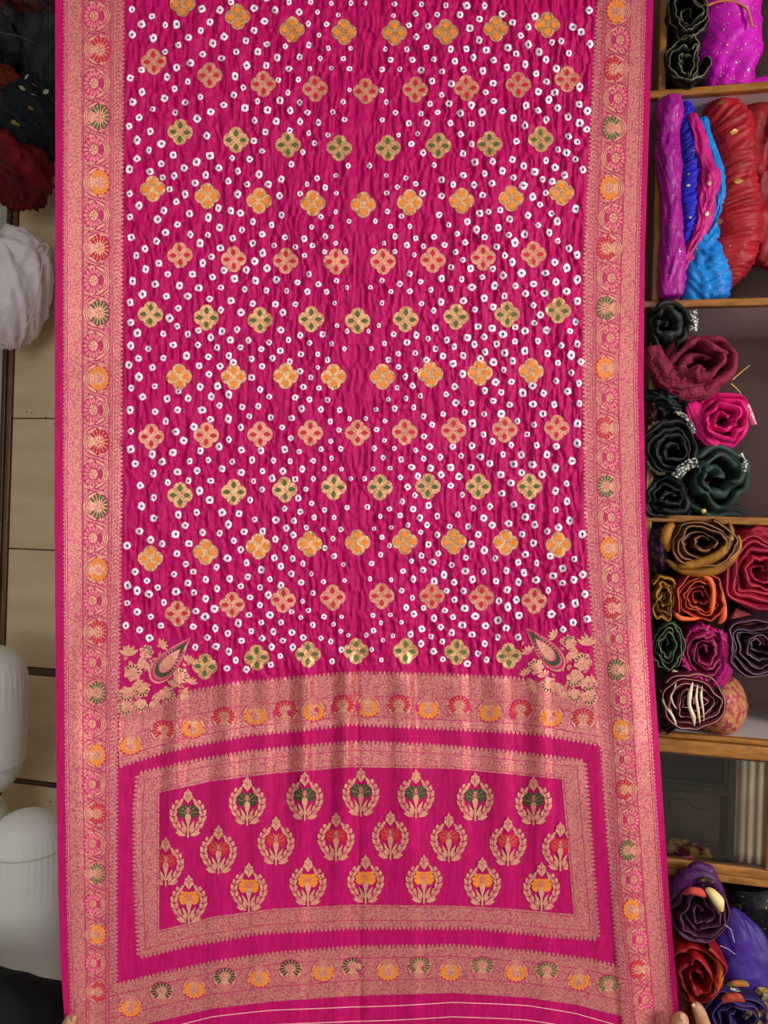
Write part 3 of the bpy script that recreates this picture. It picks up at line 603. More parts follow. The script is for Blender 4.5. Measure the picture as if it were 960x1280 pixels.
# ---- corner paisleys
def corner(tipx, tipy, bx, by, rad, fill):
    S = SM(); dx, dy = bx - tipx, by - tipy; L = math.hypot(dx, dy); ux, uy = dx / L, dy / L; px, py = -uy, ux
    def tear(k, n=26):
        out = []
        for t in np.linspace(0, 2 * PI, n, endpoint=False):
            a = .5 * (1 - math.cos(t)); wv = rad * math.sin(t) * (math.sin(t / 2) ** 1.2); l = a * (L + rad * .9)
            out.append((l, wv))
        cl = L * .66
        return [(tipx + ux * (cl + (l - cl) * k) + px * wv * k, tipy + uy * (cl + (l - cl) * k) + py * wv * k) for l, wv in out]
    ccx, ccy = tipx + ux * L * .66, tipy + uy * L * .66
    for k, mi, of in ((1.0, 0, .0010), (.93, 1, .0015), (.82, 2, .0020), (.46, 0, .0026)): S.fan(ccx, ccy, tear(k), mi, of)
    e1 = tear(.52, 34); e2 = tear(.80, 34)
    for a, b_ in zip(e1, e2): S.add(leafpts(a[0], a[1], b_[0], b_[1], 2.6, 3), 3, .0032)
    for x, y, r, ang, g in fill:
        r *= 1.22
        if g:                                                # little rosettes
            S.fan(x, y, [(x + r * (1 + .12 * math.cos(7 * t)) * math.cos(t), y + r * (1 + .12 * math.cos(7 * t)) * math.sin(t)) for t in np.linspace(0, 2 * PI, 29)[:-1]], 0, .0012)
            for i in range(6):
                a = ang - 1.3 + i * .52; S.add(leafpts(x + .45 * r * math.cos(a), y + .45 * r * math.sin(a), x + .95 * r * math.cos(a), y + .95 * r * math.sin(a), 1.8, 3), 3, .002)
        else:                                                # leaf sprays
            for i in range(-2, 3):
                a = ang + i * .5; S.add(leafpts(x, y, x + r * math.cos(a), y + r * math.sin(a), r * .36, 4, .5), 0, .0013)
    rg = random.Random(int(tipx)); xs0 = [q[0] for q in fill]; ys0 = [q[1] for q in fill]; n = 0; pol = np.array(tear(1.06))
    def inside(x, y):
        c_ = False
        for i in range(len(pol)):
            (x1, y1), (x2, y2) = pol[i], pol[i - 1]
            if (y1 > y) != (y2 > y) and x < (x2 - x1) * (y - y1) / (y2 - y1) + x1: c_ = not c_
        return c_
    while n < 60:
        x = rg.uniform(min(xs0) - 4, max(xs0) + 3); y = rg.uniform(min(ys0) - 4, max(ys0) + 6); n += 1
        if inside(x, y) or y > A_top(x) - 2 or math.hypot(x - tipx, y - tipy) < 16: continue
        a = rg.uniform(0, 6.28); S.add(leafpts(x, y, x + 7 * math.cos(a), y + 7 * math.sin(a), 3.2, 4), 0, .0011); S.strip([(x, y), (x + 6 * math.cos(a), y + 6 * math.sin(a))], .5, 1, .0022)
    return S.build('corner_paisley', [M['zari_pale'], M['deep'], M['zari_pink'], M['dgreen']], saree, label='paisley with green rays among woven leaves')
fl = [(183, 815, 7, -.8, 1), (166, 840, 9, -1.2, 1), (161, 820, 12, -1.6, 0), (200, 808, 9, -.6, 0), (158, 868, 8, 2, 1), (177, 862, 8, 1.5, 1), (157, 885, 8, 2.2, 1), (176, 882, 7, 1.6, 1), (209, 868, 8, .6, 1),
      (226, 845, 8, -.4, 1), (234, 828, 9, -1, 0), (168, 853, 10, .8, 0), (196, 866, 9, 1.2, 0), (226, 866, 10, .4, 0), (190, 876, 8, 1.0, 0), (172, 828, 10, .2, 0), (215, 858, 8, -1.2, 0), (238, 855, 8, -1.2, 0), (186, 830, 9, 2.6, 0)]
corner(238, 797, 201, 839, 19, fl)
def mir(x, y): return (894 - x + (x < 600) * 1.0 + (200 - x) * -.02, y - 13 + (x - 150) * .02)
fr_ = [(*mir(x, y), r, PI - a, g) for x, y, r, a, g in fl]
corner(657, 784, 693, 825, 18, fr_)
# ---- tie-dyed dots and stray weft lines
spots = []
for k, (x, y) in enumerate(DOTS):
    r = (4.4 - 1.3 * math.exp(-((x - 447) / 95) ** 2)) * rnd.uniform(.82, 1.14); ph = rnd.uniform(-.7, .7); n = 12; ex = rnd.uniform(.88, 1.06); pts = []
    for f, of in ((1.0, .0009), (.66, .0017), (.34, .0016), (.28, .0008)):
        for i in range(n):
            t = 2 * PI * i / n; q = (abs(math.cos(t)) ** 1.5 + abs(math.sin(t)) ** 1.5) ** (-1 / 1.5); rr = r * f * q * 1.12 * (1 + .09 * rnd.uniform(-1, 1))
            pts.append((x + rr * ex * math.cos(t + ph), y + rr / ex * math.sin(t + ph), of))
    spots.append((r, pts))
spots.sort(key=lambda q: -q[0])
n = 12; DF = [(j * n + i, j * n + (i + 1) % n, (j + 1) * n + (i + 1) % n, (j + 1) * n + i) for j in range(3) for i in range(n)] + [tuple(range(3 * n, 4 * n))]; DM = [0] * (2 * n) + [1] * (n + 1)
def spotmesh(name, lst, **k):
    a = np.array([p for _, q in lst for p in q]); FA = [tuple(v_ + m_ * 4 * n for v_ in f) for m_ in range(len(lst)) for f in DF]
    return mk(name, surf(a[:, 0], a[:, 1], a[:, 2]), FA, [M['white'], M['dotcore']], saree, midx=DM * len(lst), **k)
for q in spots[:300]: spotmesh('tie_dye_dot', [q])
spotmesh('tie_dye_dots', spots[300:], label='small white tie-dyed dots with dark centres', kind='stuff')
for f in (12, 30):
    xs = np.linspace(200, 800, 160); S = SM(); S.strip(np.stack([xs, C_bot(xs) + f + 2 * np.sin(xs / 60)], 1), 1.0, 0, .0008); S.build('weft_line', [M['thread']], saree)
# rail that carries the cloth, above the frame
pr = surf(np.array([60., 830.]), np.array([YT, YT])); 
rail = thing('hanging_rail', pr.mean(0), 'steel ceiling rail over which the magenta saree hangs', 'rail')
steel = plain('steel', '9A9A9A', .35, .9)
lx = np.linspace(40, 850, 40); rp = surf(lx, np.full(40, YT + 2.)) ; rp[:, 1] = rp[:, 1].max() + .008; rp[:, 2] = rp[:, 2].mean()
zr = float(surf(450, YT)[2]); rp[:, 2] = np.linspace(surf(69, YT)[2], surf(820, YT)[2], 40); rp[:, 1] = surf(np.clip(lx, 69, 819), np.full(40, YT))[:, 1] + .009
V, Fa = tubegeo(rp, .01, 10); mk('bar', V, Fa, steel, rail)
for q in (rp[0], rp[-1]):
    V, Fa = tubegeo([q, q + (0, 0, .5 * (2.75 - q[2])), (q[0], q[1], 2.75)], .006, 8); mk('hanger', V, Fa, steel, rail)

# ------------------------------------------------------------------ rolled and bundled cloth
def roll(name, label, group, cx, cy, rx, ry, mat, edge, seed, turns=5, off=0.0, L=0.27, warp=.16, dome=.0, thick=.55, rin=.12, skew=(0, 0), cat='saree roll', rot=0.0, kx=1.6, edge_r=.0008, lip=.012, front=.016, extra=None):
    'sheet of cloth rolled up and seen from its end: a spiral with thickness, pale selvedge along its front edge'
    c0 = SP(cx, cy, off); k = float(np.linalg.norm(c0 - (0, 0, CAMZ))) / F * .93; rx *= k; ry *= k
    n = int(turns * 44); th = np.linspace(0, 2 * PI * turns, n); f = th / th[-1]
    f = f + 0.25 / turns * vn(th * .55, th * 0 + seed, seed) * np.minimum(1, f * 3) * (1 - f ** 6)
    r = rin + (1 - rin) * f ** .85
    rg = random.Random(seed); wob = sum(am * np.sin(k * th + rg.uniform(0, 6.28) + rg.uniform(-5, 5) * r + .7 * vn(th * .4, th * 0, seed + k)) for k, am in ((1, .03), (2, .05), (3, .05), (4, .035), (6, .03), (9, .022), (13, .012)))
    r = r * (1 + wob * (warp / .2) * (1.15 - .6 * r ** 3)); warp = warp * .55
    a = r * np.cos(th + rot); b_ = r * np.sin(th + rot)
    dr_ = thick * (1 - rin) / turns
    def place(a, b_):
        wa = warp * (vn(a * kx + 5, b_ * kx, seed) + .5 * vn(a * kx * 2.3, b_ * kx * 2.3 + 3, seed + 1)); wb_ = warp * (vn(a * kx, b_ * kx + 9, seed + 2) + .5 * vn(a * kx * 2.3 + 7, b_ * kx * 2.3, seed + 3))
        g = 1 - .55 * np.clip(np.hypot(a, b_), 0, 1) ** 4
        return (a + wa * g) * rx, (b_ + wb_ * g) * ry
    fy = front * vn(th * .7, f * 9, seed + 5) + dome * (r ** 2) - dome * .3 + .012 * (r < .3)
    ra = np.stack([np.cos(th + rot), np.sin(th + rot)], 1)
    prof = ((-.5, 1.0), (-.5, .5), (-.5, 0.0), (-.3, -.7), (0, -1.0), (.3, -.7), (.5, 0.0), (.5, .5), (.5, 1.0)); V = np.empty((n, len(prof), 3))
    for i, (q, dp) in enumerate(prof):
        A, B = place(a + ra[:, 0] * q * dr_, b_ + ra[:, 1] * q * dr_)
        d = fy + (lip * dp if dp < 0 else dp * (L - fy) if dp >= .5 else 0)
        if dp >= .5: A = A * (1 - .06 * dp) + skew[0] * dp; B = B * (1 - .06 * dp) + skew[1] * dp
        wr = .003 * vn(th * 3, np.full(n, dp * 6), seed + 8) if dp < 1 else 0
        V[:, i] = c0 + TV * (A + wr)[:, None] + ZV * B[:, None] + NV * np.broadcast_to(d, (n,))[:, None]
    root = thing(name, c0 + ZV * (V[..., 2].min() - c0[2]), label, cat, group)
    mk('rolled_cloth', V, gridf(n, len(prof)), mat, root)
    if edge is not None:
        V2, F2 = tubegeo(V[:, 4] - NV * .0004, edge_r, 5); mk('selvedge', V2, F2, edge, root)
    if extra: extra(root, V, c0)
    return root
def tube(name, label, group, pts, mat, seed, off=.05, wr=.10, mode='h', depth=.8, cat='saree roll', freq=1.0, extra=None, n=220, seg=56, plane=SP):
    'upright twisted roll of cloth along a measured centre line'
    p = np.array(pts, float); t0 = np.linspace(0, 1, len(p)); t = np.linspace(0, 1, n)
    def cub(v):
        return np.interp(t, t0, v)
    x = cub(p[:, 0]); y = cub(p[:, 1]); rr = cub(p[:, 2]); ker = np.ones(9) / 9
    sm_ = lambda v: np.convolve(np.pad(v, 4, 'edge'), ker, 'valid')
    x, y, rr = sm_(x), sm_(y), sm_(rr)
    c = plane(x, y, off); k = np.linalg.norm(c - (0, 0, CAMZ), axis=1) / F * .93; R_ = rr * k
    T = np.gradient(c, axis=0); T /= np.linalg.norm(T, axis=1)[:, None]; S_ = np.cross(T, NV); S_ /= np.linalg.norm(S_, axis=1)[:, None]
    a = np.linspace(0, 2 * PI, seg, endpoint=False); ca, sa = np.cos(a), np.sin(a)
    sl = np.r_[0, np.cumsum(np.linalg.norm(np.diff(c, axis=0), axis=1))]
    AA, SS = np.meshgrid(a, sl)
    cA, sA = np.cos(AA), np.sin(AA)
    if mode == 'h': nz = 1 - 2 * np.abs(vn(cA * 1.3 + SS * 8 + sA * .9, SS * 120 * freq + cA * 1.6, seed)) + .6 * (1 - 2 * np.abs(vn(sA * 1.5 + 4, SS * 210 * freq + cA * 2.4, seed + 1)))
    elif mode == 'v': nz = 1 - 2 * np.abs(vn(AA * 2.2 + SS * 9, SS * 12 * freq, seed)) + .5 * vn(cA * 5, SS * 30, seed + 1)
    else: nz = 1 - 2 * np.abs(vn(cA * 2 + SS * 14, sA * 2 + SS * 22 * freq, seed)) + .6 * (1 - 2 * np.abs(vn(cA * 4 - SS * 30, sA * 4 + SS * 40 * freq, seed + 2)))
    wr = wr * 1.5; lump = .16 * vn(cA * 1.1 + 3, SS * 13 + sA, seed + 4)
    e = np.minimum(1, np.minimum(t, 1 - t) / .03); cap = np.sqrt(np.clip(1 - (1 - e) ** 2, 0.0, 1))[:, None]
    RR = R_[:, None] * (1 + lump + wr * nz) * np.maximum(cap, .02)
    V = c[:, None] + RR[..., None] * (cA[..., None] * S_[:, None] + depth * sA[..., None] * NV)
    if extra is None:
        return mk(name, V, gridf(n, seg, True), mat, label=label, cat=cat, group=group)
    root = thing(name, c[-1] if c[-1][2] < c[0][2] else c[0], label, cat, group)
    mk('rolled_cloth', V, gridf(n, seg, True), mat, root); extra(root, V, c); return root
def blob(name, label, group, cx, cy, rx, ry, rd, mat, seed, off=.06, amp=.16, cat='cloth bundle', fx=2.2, ridge=1.0, extra=None, plane=SP, shape=None, nu=72, nv=48, tw=0.0):
    'crumpled bundle of cloth'
    c0 = plane(cx, cy, off); k = float(np.linalg.norm(c0 - (0, 0, CAMZ))) / F * .93
    u = np.linspace(0, 2 * PI, nu, endpoint=False); v = np.linspace(0.02, PI - .02, nv); U, Vv = np.meshgrid(u, v)
    X = np.sin(Vv) * np.cos(U); Y = np.sin(Vv) * np.sin(U); Z = np.cos(Vv)
    n1 = vn(X * fx + Z * 1.3 + tw * Y, Z * fx + Y * 2.1 + 7, seed); n2 = vn(X * fx * 2.3 - Z, Z * fx * 2.6 + Y * 3, seed + 2); n3 = vn(X * fx * 5 + Y * 4, Z * fx * 5, seed + 5)
    q = 1 + amp * (ridge * (1 - 2.2 * np.abs(n1)) + .55 * (1 - 2 * np.abs(n2)) + .22 * n3 + .5 * vn(X * 1.1 + 2, Z * 1.1 + Y, seed + 9))
    X, Y, Z = X * q, Y * q, Z * q
    if shape: X, Z = shape(X, Z)
    V = c0 + TV * (X * rx * k)[..., None] + NV * (Y * rd)[..., None] + ZV * (Z * ry * k)[..., None]
    if extra is None: return mk(name, V, gridf(nv, nu, True), mat, label=label, cat=cat, group=group)
    root = thing(name, c0 - ZV * ry * k, label, cat, group)
    mk('crumpled_cloth', V, gridf(nv, nu, True), mat, root); extra(root, V, c0); return root
def facing(V, i, j):
    'point and outward normal of a grid surface'
    p = V[i, j]; a = V[i, (j + 1) % V.shape[1]] - V[i, j - 1]; b_ = V[min(i + 1, len(V) - 1), j] - V[max(i - 1, 0), j]
    nn = np.cross(a, b_); nn /= np.linalg.norm(nn) + 1e-9
    if np.dot(nn, p - (0, 0, CAMZ)) > 0: nn = -nn
    return p, nn, a / (np.linalg.norm(a) + 1e-9)
def flecks(name, mat, count, seed, size=.0018, long=1.6, jr=None, ir=(.05, .95), label=None):
    def f(root, V, c):
        rg = random.Random(seed); X = []; Fc = []; nr, nc = V.shape[:2]
        while len(Fc) < count:
            i = int(nr * rg.uniform(*ir)); j = int(nc * rg.random()) if jr is None else int(nc * rg.uniform(*jr)) % nc
            p, nn, t = facing(V, i, j)
            if np.dot(nn, NV) > -.15: continue
            b_ = np.cross(nn, t); an = rg.uniform(0, PI); t2 = t * math.cos(an) + b_ * math.sin(an); b2 = np.cross(nn, t2); sz = size * rg.uniform(.6, 1.4)
            q = p + nn * .0012; n0 = len(X); X += [q + t2 * sz * long, q + b2 * sz * .6, q - t2 * sz * long, q - b2 * sz * .6]; Fc.append((n0, n0 + 1, n0 + 2, n0 + 3))
        mk(name, X, Fc, mat, root, smooth=False, kind='stuff', label=label)
    return f
def both(*fs):
    def g(r_, V, c):
        for f in fs: f(r_, V, c)
    return g
def patches(name, mat, spots, w_, h_):
    'raised woven gold motifs at given grid positions'
    def f(root, V, c):
        for fi, fj in spots:
            i = int(fi * (len(V) - 1)); j = int(fj * V.shape[1]) % V.shape[1]; p, nn, t = facing(V, i, j); b_ = np.cross(nn, t); q = p + nn * .0025
            X = [q + t * w_ * math.cos(a) * (1 + .2 * math.cos(4 * a)) + b_ * h_ * math.sin(a) for a in np.linspace(0, 2 * PI, 12, endpoint=False)]
            mk(name, X + [q + nn * .002], [(k, (k + 1) % 12, 12) for k in range(12)], mat, root)
    return f
gold = plain('gold_zari', 'D8B060', .35, .7); goldpale = plain('pale_gold', 'E0CC98', .4, .5); silver = plain('silver_zari', 'C8C8C0', .35, .7)
def edgem(n, c): return plain('selvedge_' + n, c, .6)
G1 = 'rolled cloth on the top shelf'; G2 = 'upright twisted rolls on the second shelf'; G3 = 'loose rosettes on the third shelf'; G4 = 'tightly rolled sarees on the fourth shelf'; G5 = 'rolls on the lowest shelf'
# --- top shelf
blk = cloth('black_satin', '14140F', '07070A', 30, .35, .3, 60)
olive = plain('selvedge_olive', '6E6A4A', .4, .3)
roll('black_roll', 'black satin roll with olive edge, upper of two on the top shelf', G1, 857, 22, 22, 27, blk, olive, 3, 3.2, -.01, warp=.34, thick=.8, edge_r=.0013, kx=1.8)
roll('black_roll', 'black satin roll with olive edge, standing on the top shelf board', G1, 857.5, 79, 22, 29, blk, olive, 8, 3.0, -.01, warp=.34, thick=.8, edge_r=.0013, kx=1.8)
mgn = cloth('magenta_silk_roll', 'C708B4', 'B00A9C', 14, .5, .3, 50)
tube('magenta_roll', 'bright magenta upright roll sprinkled with gold flecks, top shelf', G1, [(908, -30, 31), (908, 20, 31), (906, 60, 31), (906, 98, 31), (906, 124, 30)], mgn, 5, .06, .035, 'x', .9, freq=.7,
     extra=both(flecks('gold_flecks', goldpale, 340, 4, .0015), lambda r_, V, c: mk('trim', *tubegeo([SP(x, y, -.008) for x, y in ((878, 12), (884, 7), (893, 3), (903, 1), (915, 1), (925, 4), (932, 9), (936, 14), (938, 24), (940, 34))], .003, 8), cloth('olive_gold_trim', 'A89440', 'C84A58', 60), r_)))
tube('magenta_tail', 'loose magenta cloth end trailing along the top shelf board', G1, [(928, 110, 4), (940, 107, 6), (955, 105, 7), (975, 106, 7)], mgn, 9, .03, .2, 'v', .9, cat='cloth end')
# --- second shelf
purp = cloth('purple_magenta', 'A5128E', '8A0C7C', 16, .45, .3, 60)
tube('purple_roll', 'purple magenta twisted roll with silver sprigs beside the shelf post', G2, [(838, 121, 12), (839, 140, 14), (836, 165, 11), (833, 195, 14), (836, 225, 11), (838, 260, 10), (839, 300, 12), (840, 335, 14), (838, 360, 14), (838, 374, 13)], purp, 11, -.028, .09, 'x', .9, freq=.8, extra=flecks('silver_sprigs', silver, 80, 5, .0014))
blue = cloth('royal_blue', '2416C0', '180C8C', 22, .6, .35, 80)
tube('blue_roll', 'royal blue crinkled roll between purple and pink rolls', G2, [(856, 121, 4), (858, 140, 8), (859, 165, 11), (861, 195, 12), (862, 225, 13), (861, 255, 14), (860, 285, 12), (857, 305, 8), (855, 318, 3)], blue, 13, .035, .10, 'h', .9, extra=patches('silver_spot', silver, ((.38, .80), (.50, .72), (.56, .72), (.72, .76)), .0045, .0035))
pk = cloth('deep_pink_twist', 'C41A80', 'A81068', 20, .5, .3, 70)
tube('pink_twist', 'thin pink twisted roll between the blue and the sky-blue rolls', G2, [(864, 140, 4), (869, 160, 6), (876, 180, 7), (882, 205, 8), (888, 220, 10), (884, 245, 10), (882, 270, 9), (874, 295, 7), (862, 320, 8), (848, 345, 10), (838, 362, 12), (834, 379, 12)], pk, 17, .02, .14, 'x', .9, extra=patches('gold_spot', goldpale, ((.42, .74), (.55, .76)), .004, .006))
sky = cloth('sky_blue', '1088DC', '0A62B4', 18, .5, .3, 60)
tube('sky_blue_twist', 'sky-blue roll, thin above and bunched at the shelf board', G2, [(877, 146, 6), (882, 165, 5), (888, 190, 6), (897, 215, 7), (900, 240, 6), (897, 265, 6), (892, 285, 9), (884, 305, 14), (878, 325, 20), (878, 345, 23), (880, 362, 22), (884, 382, 21)], sky, 19, .035, .13, 'x', .9, extra=flecks('gold_flecks', goldpale, 26, 6, .002, ir=(.7, .9)))
redc = cloth('crimson', 'A51426', '840C1C', 18, .55, .35, 70)
tube('crimson_roll', 'thick crimson crinkled roll with woven gold squares', G2, [(893, 127, 13), (900, 140, 20), (910, 160, 25), (917, 190, 25), (919, 220, 20), (921, 250, 21), (921, 275, 25), (920, 300, 27), (915, 325, 25), (908, 345, 18), (902, 360, 9)], redc, 23, .06, .05, 'h', .9, freq=.8, extra=both(patches('gold_square', gold, ((.10, .74), (.26, .74), (.46, .74), (.64, .64), (.78, .62)), .009, .0065), flecks('gold_flecks', goldpale, 40, 7, .0012)))
dred = cloth('dark_red', '8E1220', '640A14', 12, .55, .3, 50)
tube('dark_red_roll', 'dark red loosely folded roll leaning beside the crimson roll', G2, [(952, 116, 16), (957, 150, 24), (956, 190, 25), (958, 230, 26), (962, 270, 28), (960, 310, 22), (950, 335, 12)], dred, 29, .09, .2, 'v', .8)
# --- third shelf
char = cloth('charcoal_green', '262C2A', '181C1C', 10, .6, .2, 60)
def lace(pts, wd, mat, name='lace_border', off=-.02, seed=1):
    def f(root, V, c):
        rg = random.Random(seed); p = np.array([SP(x, y, off) for x, y in pts]); t = np.linspace(0, len(p) - 1, 24); p = np.stack([np.interp(t, range(len(p)), p[:, k]) for k in range(3)], 1)
        T = np.gradient(p, axis=0); T /= np.linalg.norm(T, axis=1)[:, None]; S_ = np.cross(T, NV); q = np.linspace(-.5, .5, 7)
        G = p[:, None] + S_[:, None] * (q * wd)[None, :, None] - NV * (.004 * np.cos(q * PI))[None, :, None]
        mk(name, G, gridf(24, 7), mat, root)
    return f
m, nt, b = newmat('silver_lace'); tc = N(nt, 'ShaderNodeTexCoord'); v1 = N(nt, 'ShaderNodeTexVoronoi', i_Scale=170.0); nt.links.new(tc.outputs['Object'], v1.inputs['Vector'])
nt.links.new(mixc(nt, ramp(nt, v1.outputs['Distance'], .25, .55), lin('C8CCC0'), lin('22201E')), b.inputs['Base Color']); b.inputs['Roughness'].default_value = .4; slace = m
roll('charcoal_drape', 'charcoal folded cloth with silver sequin edge tucked under the second shelf', G3, 832, 412, 31, 33, char, None, 41, 2.4, -.03, .24, .35, .04, .8, .1, kx=1.2, lip=.02, extra=lace([(866, 388), (868, 400), (867, 414)], .017, slace, off=-.045))
mar = cloth('maroon_crepe', '8E2040', '6A142E', 40, .75, .9, 130)
roll('maroon_rosette', 'maroon crinkled crepe rolled into a rose shape', G3, 872, 456, 42, 42, mar, None, 47, 2.6, -.05, .25, .28, .06, .85, .12, kx=1.4, lip=.022, front=.02)
tube('maroon_tail', 'maroon crinkled flap folded under the maroon rosette', G3, [(816, 432, 10), (820, 452, 13), (833, 470, 14), (850, 478, 14), (868, 474, 13), (882, 462, 9)], mar, 49, -.055, .12, 'x', .8, cat='cloth end')
tube('maroon_tail', 'lower maroon flap hanging above the pink rosette', G3, [(846, 492, 9), (862, 489, 11), (880, 492, 8), (896, 480, 7)], mar, 50, -.05, .14, 'x', .8, cat='cloth end')
hot = cloth('hot_pink', 'E0147C', 'C80C6A', 14, .6, .3, 60)
roll('pink_rosette', 'hot pink rosette with pale lace edge below the maroon rosette', G3, 905, 526, 36, 36, hot, edgem('pinkdark', 'C01868'), 53, 3.6, -.035, .25, .22, .05, .8, .12, kx=1.3, lip=.016, extra=lace([(934, 506), (939, 518), (943, 531)], .010, cloth('pale_pink_lace', 'F0C0C8', 'D05080', 220, amt=4), off=-.02))
tube('pink_tail', 'hot pink flap spreading left from the pink rosette', G3, [(861, 502, 5), (868, 515, 9), (877, 535, 11), (888, 550, 8), (898, 557, 5)], hot, 54, -.02, .1, 'v', .7, cat='cloth end')
navy = cloth('slate_black', '22262C', '101216', 12, .6, .2, 60)
blob('slate_bundle', 'slate black crumpled cloth wedged between maroon and black rosettes', G3, 832, 505, 26, 17, .06, navy, 57, .0, .25)
blob('printed_bundle', 'dark red printed cloth peeping out beside the saree edge', G3, 811, 517, 9, 14, .05, cloth('red_black_print', '5A1A22', '0C0A0C', 60, amt=3), 58, .0, .2)
blk2 = cloth('matt_black', '1C1D20', '0D0E10', 14, .7, .25, 70)
roll('black_rosette', 'matt black rosette with silver and gold lace corner', G3, 841, 560, 35, 37, blk2, edgem('grey', '3A3C3E'), 61, 3.6, -.055, .25, .2, .03, .7, .14, kx=1.3,
     extra=both(lace([(845, 597), (852, 587), (862, 580), (872, 578)], .022, slace, off=-.075), lace([(806, 570), (812, 585), (822, 592), (832, 592)], .008, cloth('tarnished_lace', '6A5C48', '201C18', 200, amt=4), off=-.06, seed=2), lace([(843, 514), (855, 520), (864, 532), (868, 542)], .011, slace, off=-.05, seed=3)))
grn = cloth('bottle_green', '2A4038', '1A2A25', 12, .6, .25, 60)
roll('green_rosette', 'bottle green loosely folded rosette with embroidered strip', G3, 897, 598, 45, 41, grn, None, 67, 2.8, -.03, .25, .3, .05, .8, .1, kx=1.3, lip=.02, extra=both(lace([(926, 566), (931, 577), (931, 590)], .012, slace, off=-.055, seed=5), patches('gold_patch', gold, ((.97, .5),), .006, .006)))
roll('charcoal_roll', 'charcoal folded cloth under the black rosette, resting on the third board', G3, 836, 622, 34, 27, navy, edgem('charcoal', '34383C'), 71, 3, -.02, .25, .3, .03, .75, .1, kx=1.4)
tube('black_tail', 'thin black cloth end lying on the third shelf board', G3, [(880, 640, 6), (905, 638, 9), (920, 640, 8), (934, 644, 2)], blk2, 73, .03, .15, 'v', .8, cat='cloth end')
straw = plain('straw', 'C8B060', .5)
for q, lb in ((((921, 470), (938, 456)), 'straight yellow straw sticking out from the maroon rosette'), (((919, 484), (927, 493)), 'short bent yellow straw above the pink rosette')):
    pts_ = np.array([SP(x, y, -.0) for x, y in ((q[0][0] - 6, q[0][1] + 5 * (1 if q[1][1] < q[0][1] else -1)), q[0], q[1])]); pts_ = np.vstack([pts_[0], (pts_[0] + pts_[1]) / 2, pts_[1], (pts_[1] + pts_[2]) / 2 + ZV * .001, pts_[2]])
    V, Fa = tubegeo(pts_, [.0016, .0016, .0014, .0012, .0008], 6); mk('straw', V, Fa, straw, label=lb, cat='straw')
# --- fourth shelf
brn = cloth('brown_gold', '5C3014', '2E160A', 14, .45, .25, 60); tan = cloth('gold_brown_outer', 'B07820', '7A4A14', 26, .45, .3, 70)
roll('brown_roll', 'brown and gold brocade roll, widest on the fourth shelf', G4, 876, 679, 40, 30, brn, edgem('tan', 'B08A68'), 83, 4.2, -.045, warp=.2, thick=.82, kx=1.5, extra=both(lambda r_, V, c: [mk('gold_border', *tubegeo([SP(x, y, o) for x, y, o in pts2], rr2, 10), mt, r_) for pts2, rr2, mt in (
    ([(845, 708, -.05), (860, 707, -.055), (880, 703, -.06), (900, 694, -.06), (912, 680, -.055), (916, 665, -.05), (911, 652, -.04)], [.006, .010, .011, .010, .008, .006, .004], tan),
    ([(831, 698, -.04), (850, 713, -.04), (872, 717, -.04), (895, 712, -.04), (912, 700, -.04), (922, 682, -.035), (923, 668, -.03)], [.006, .010, .012, .014, .014, .011, .006], tan),
    ([(836, 690, -.04), (831, 675, -.045), (835, 660, -.045), (843, 655, -.04)], [.006, .012, .012, .006], tan))]))
crim = cloth('rose_red', 'A81838', '6E0E20', 12, .5, .25, 50)
roll('red_roll', 'rose red roll with pink edge, largest beside the brown roll', G4, 946, 716, 40, 46, crim, edgem('rose', 'D04868'), 89, 5, -.02, .27, .2, .0, .82, .1, (-.02, .06), kx=1.4)
tube('red_flap', 'rose red cloth flap lying over the top of the red roll', G4, [(925, 682, 5), (935, 672, 9), (948, 668, 11), (965, 672, 12)], crim, 90, .02, .2, 'v', .9, cat='cloth end')
must = cloth('mustard', 'A86814', '6C400C', 12, .5, .25, 60)
roll('mustard_roll', 'small mustard yellow roll with crumpled centre', G4, 829, 748, 16, 27, must, edgem('mustard', 'E0B048'), 97, 3.4, -.03, warp=.34, thick=.82, kx=2.2)
oran = cloth('red_orange', '9C1A14', '5E0C0C', 12, .5, .25, 60); orl = cloth('orange_highlight', 'F0743C', 'E05020', 10, .5, .2, 40)  # bright orange paints the highlights on the folds of the roll
roll('orange_roll', 'red roll with orange highlights modelled as folds on its side', G4, 875, 747, 30, 31, oran, edgem('orange', 'E4683C'), 101, 4.6, -.04, warp=.2, thick=.82, kx=1.6, extra=lambda r_, V, c: [mk('highlight_fold', *tubegeo([SP(x, y, o) for x, y, o in pts2], rr2, 10), orl, r_) for pts2, rr2 in (
    ([(878, 720, -.055), (888, 724, -.058), (892, 737, -.058), (891, 755, -.058), (888, 770, -.056)], [.003, .006, .004, .006, .003]),
    ([(899, 722, -.04), (903, 742, -.045), (905, 757, -.045), (905, 772, -.045), (898, 780, -.04)], [.002, .003, .006, .007, .004]),
    ([(843, 766, -.05), (850, 773, -.055), (865, 774, -.055), (878, 772, -.05)], [.004, .006, .004, .002]))])
ggn = cloth('dark_green_roll', '2C3A1C', '161E0E', 12, .5, .25, 60)
roll('green_roll', 'small dark green roll with pale edge, under the mustard roll', G4, 833, 808, 19, 32, ggn, edgem('sage', '7E8A64'), 103, 4.2, -.03, warp=.26, thick=.82, kx=2.0)
mmr = cloth('wine_magenta', '8A0E48', '4E0826', 12, .5, .25, 60)
roll('wine_roll', 'wine magenta roll with pink frayed edge between green and purple rolls', G4, 882, 814, 28, 34, mmr, edgem('pink', 'C84878'), 107, 3.8, -.035, warp=.24, thick=.82, kx=1.7, extra=flecks('frayed_threads', plain('frayed_pink', 'D81888', .6), 60, 8, .004, 3, ir=(.8, .99)))
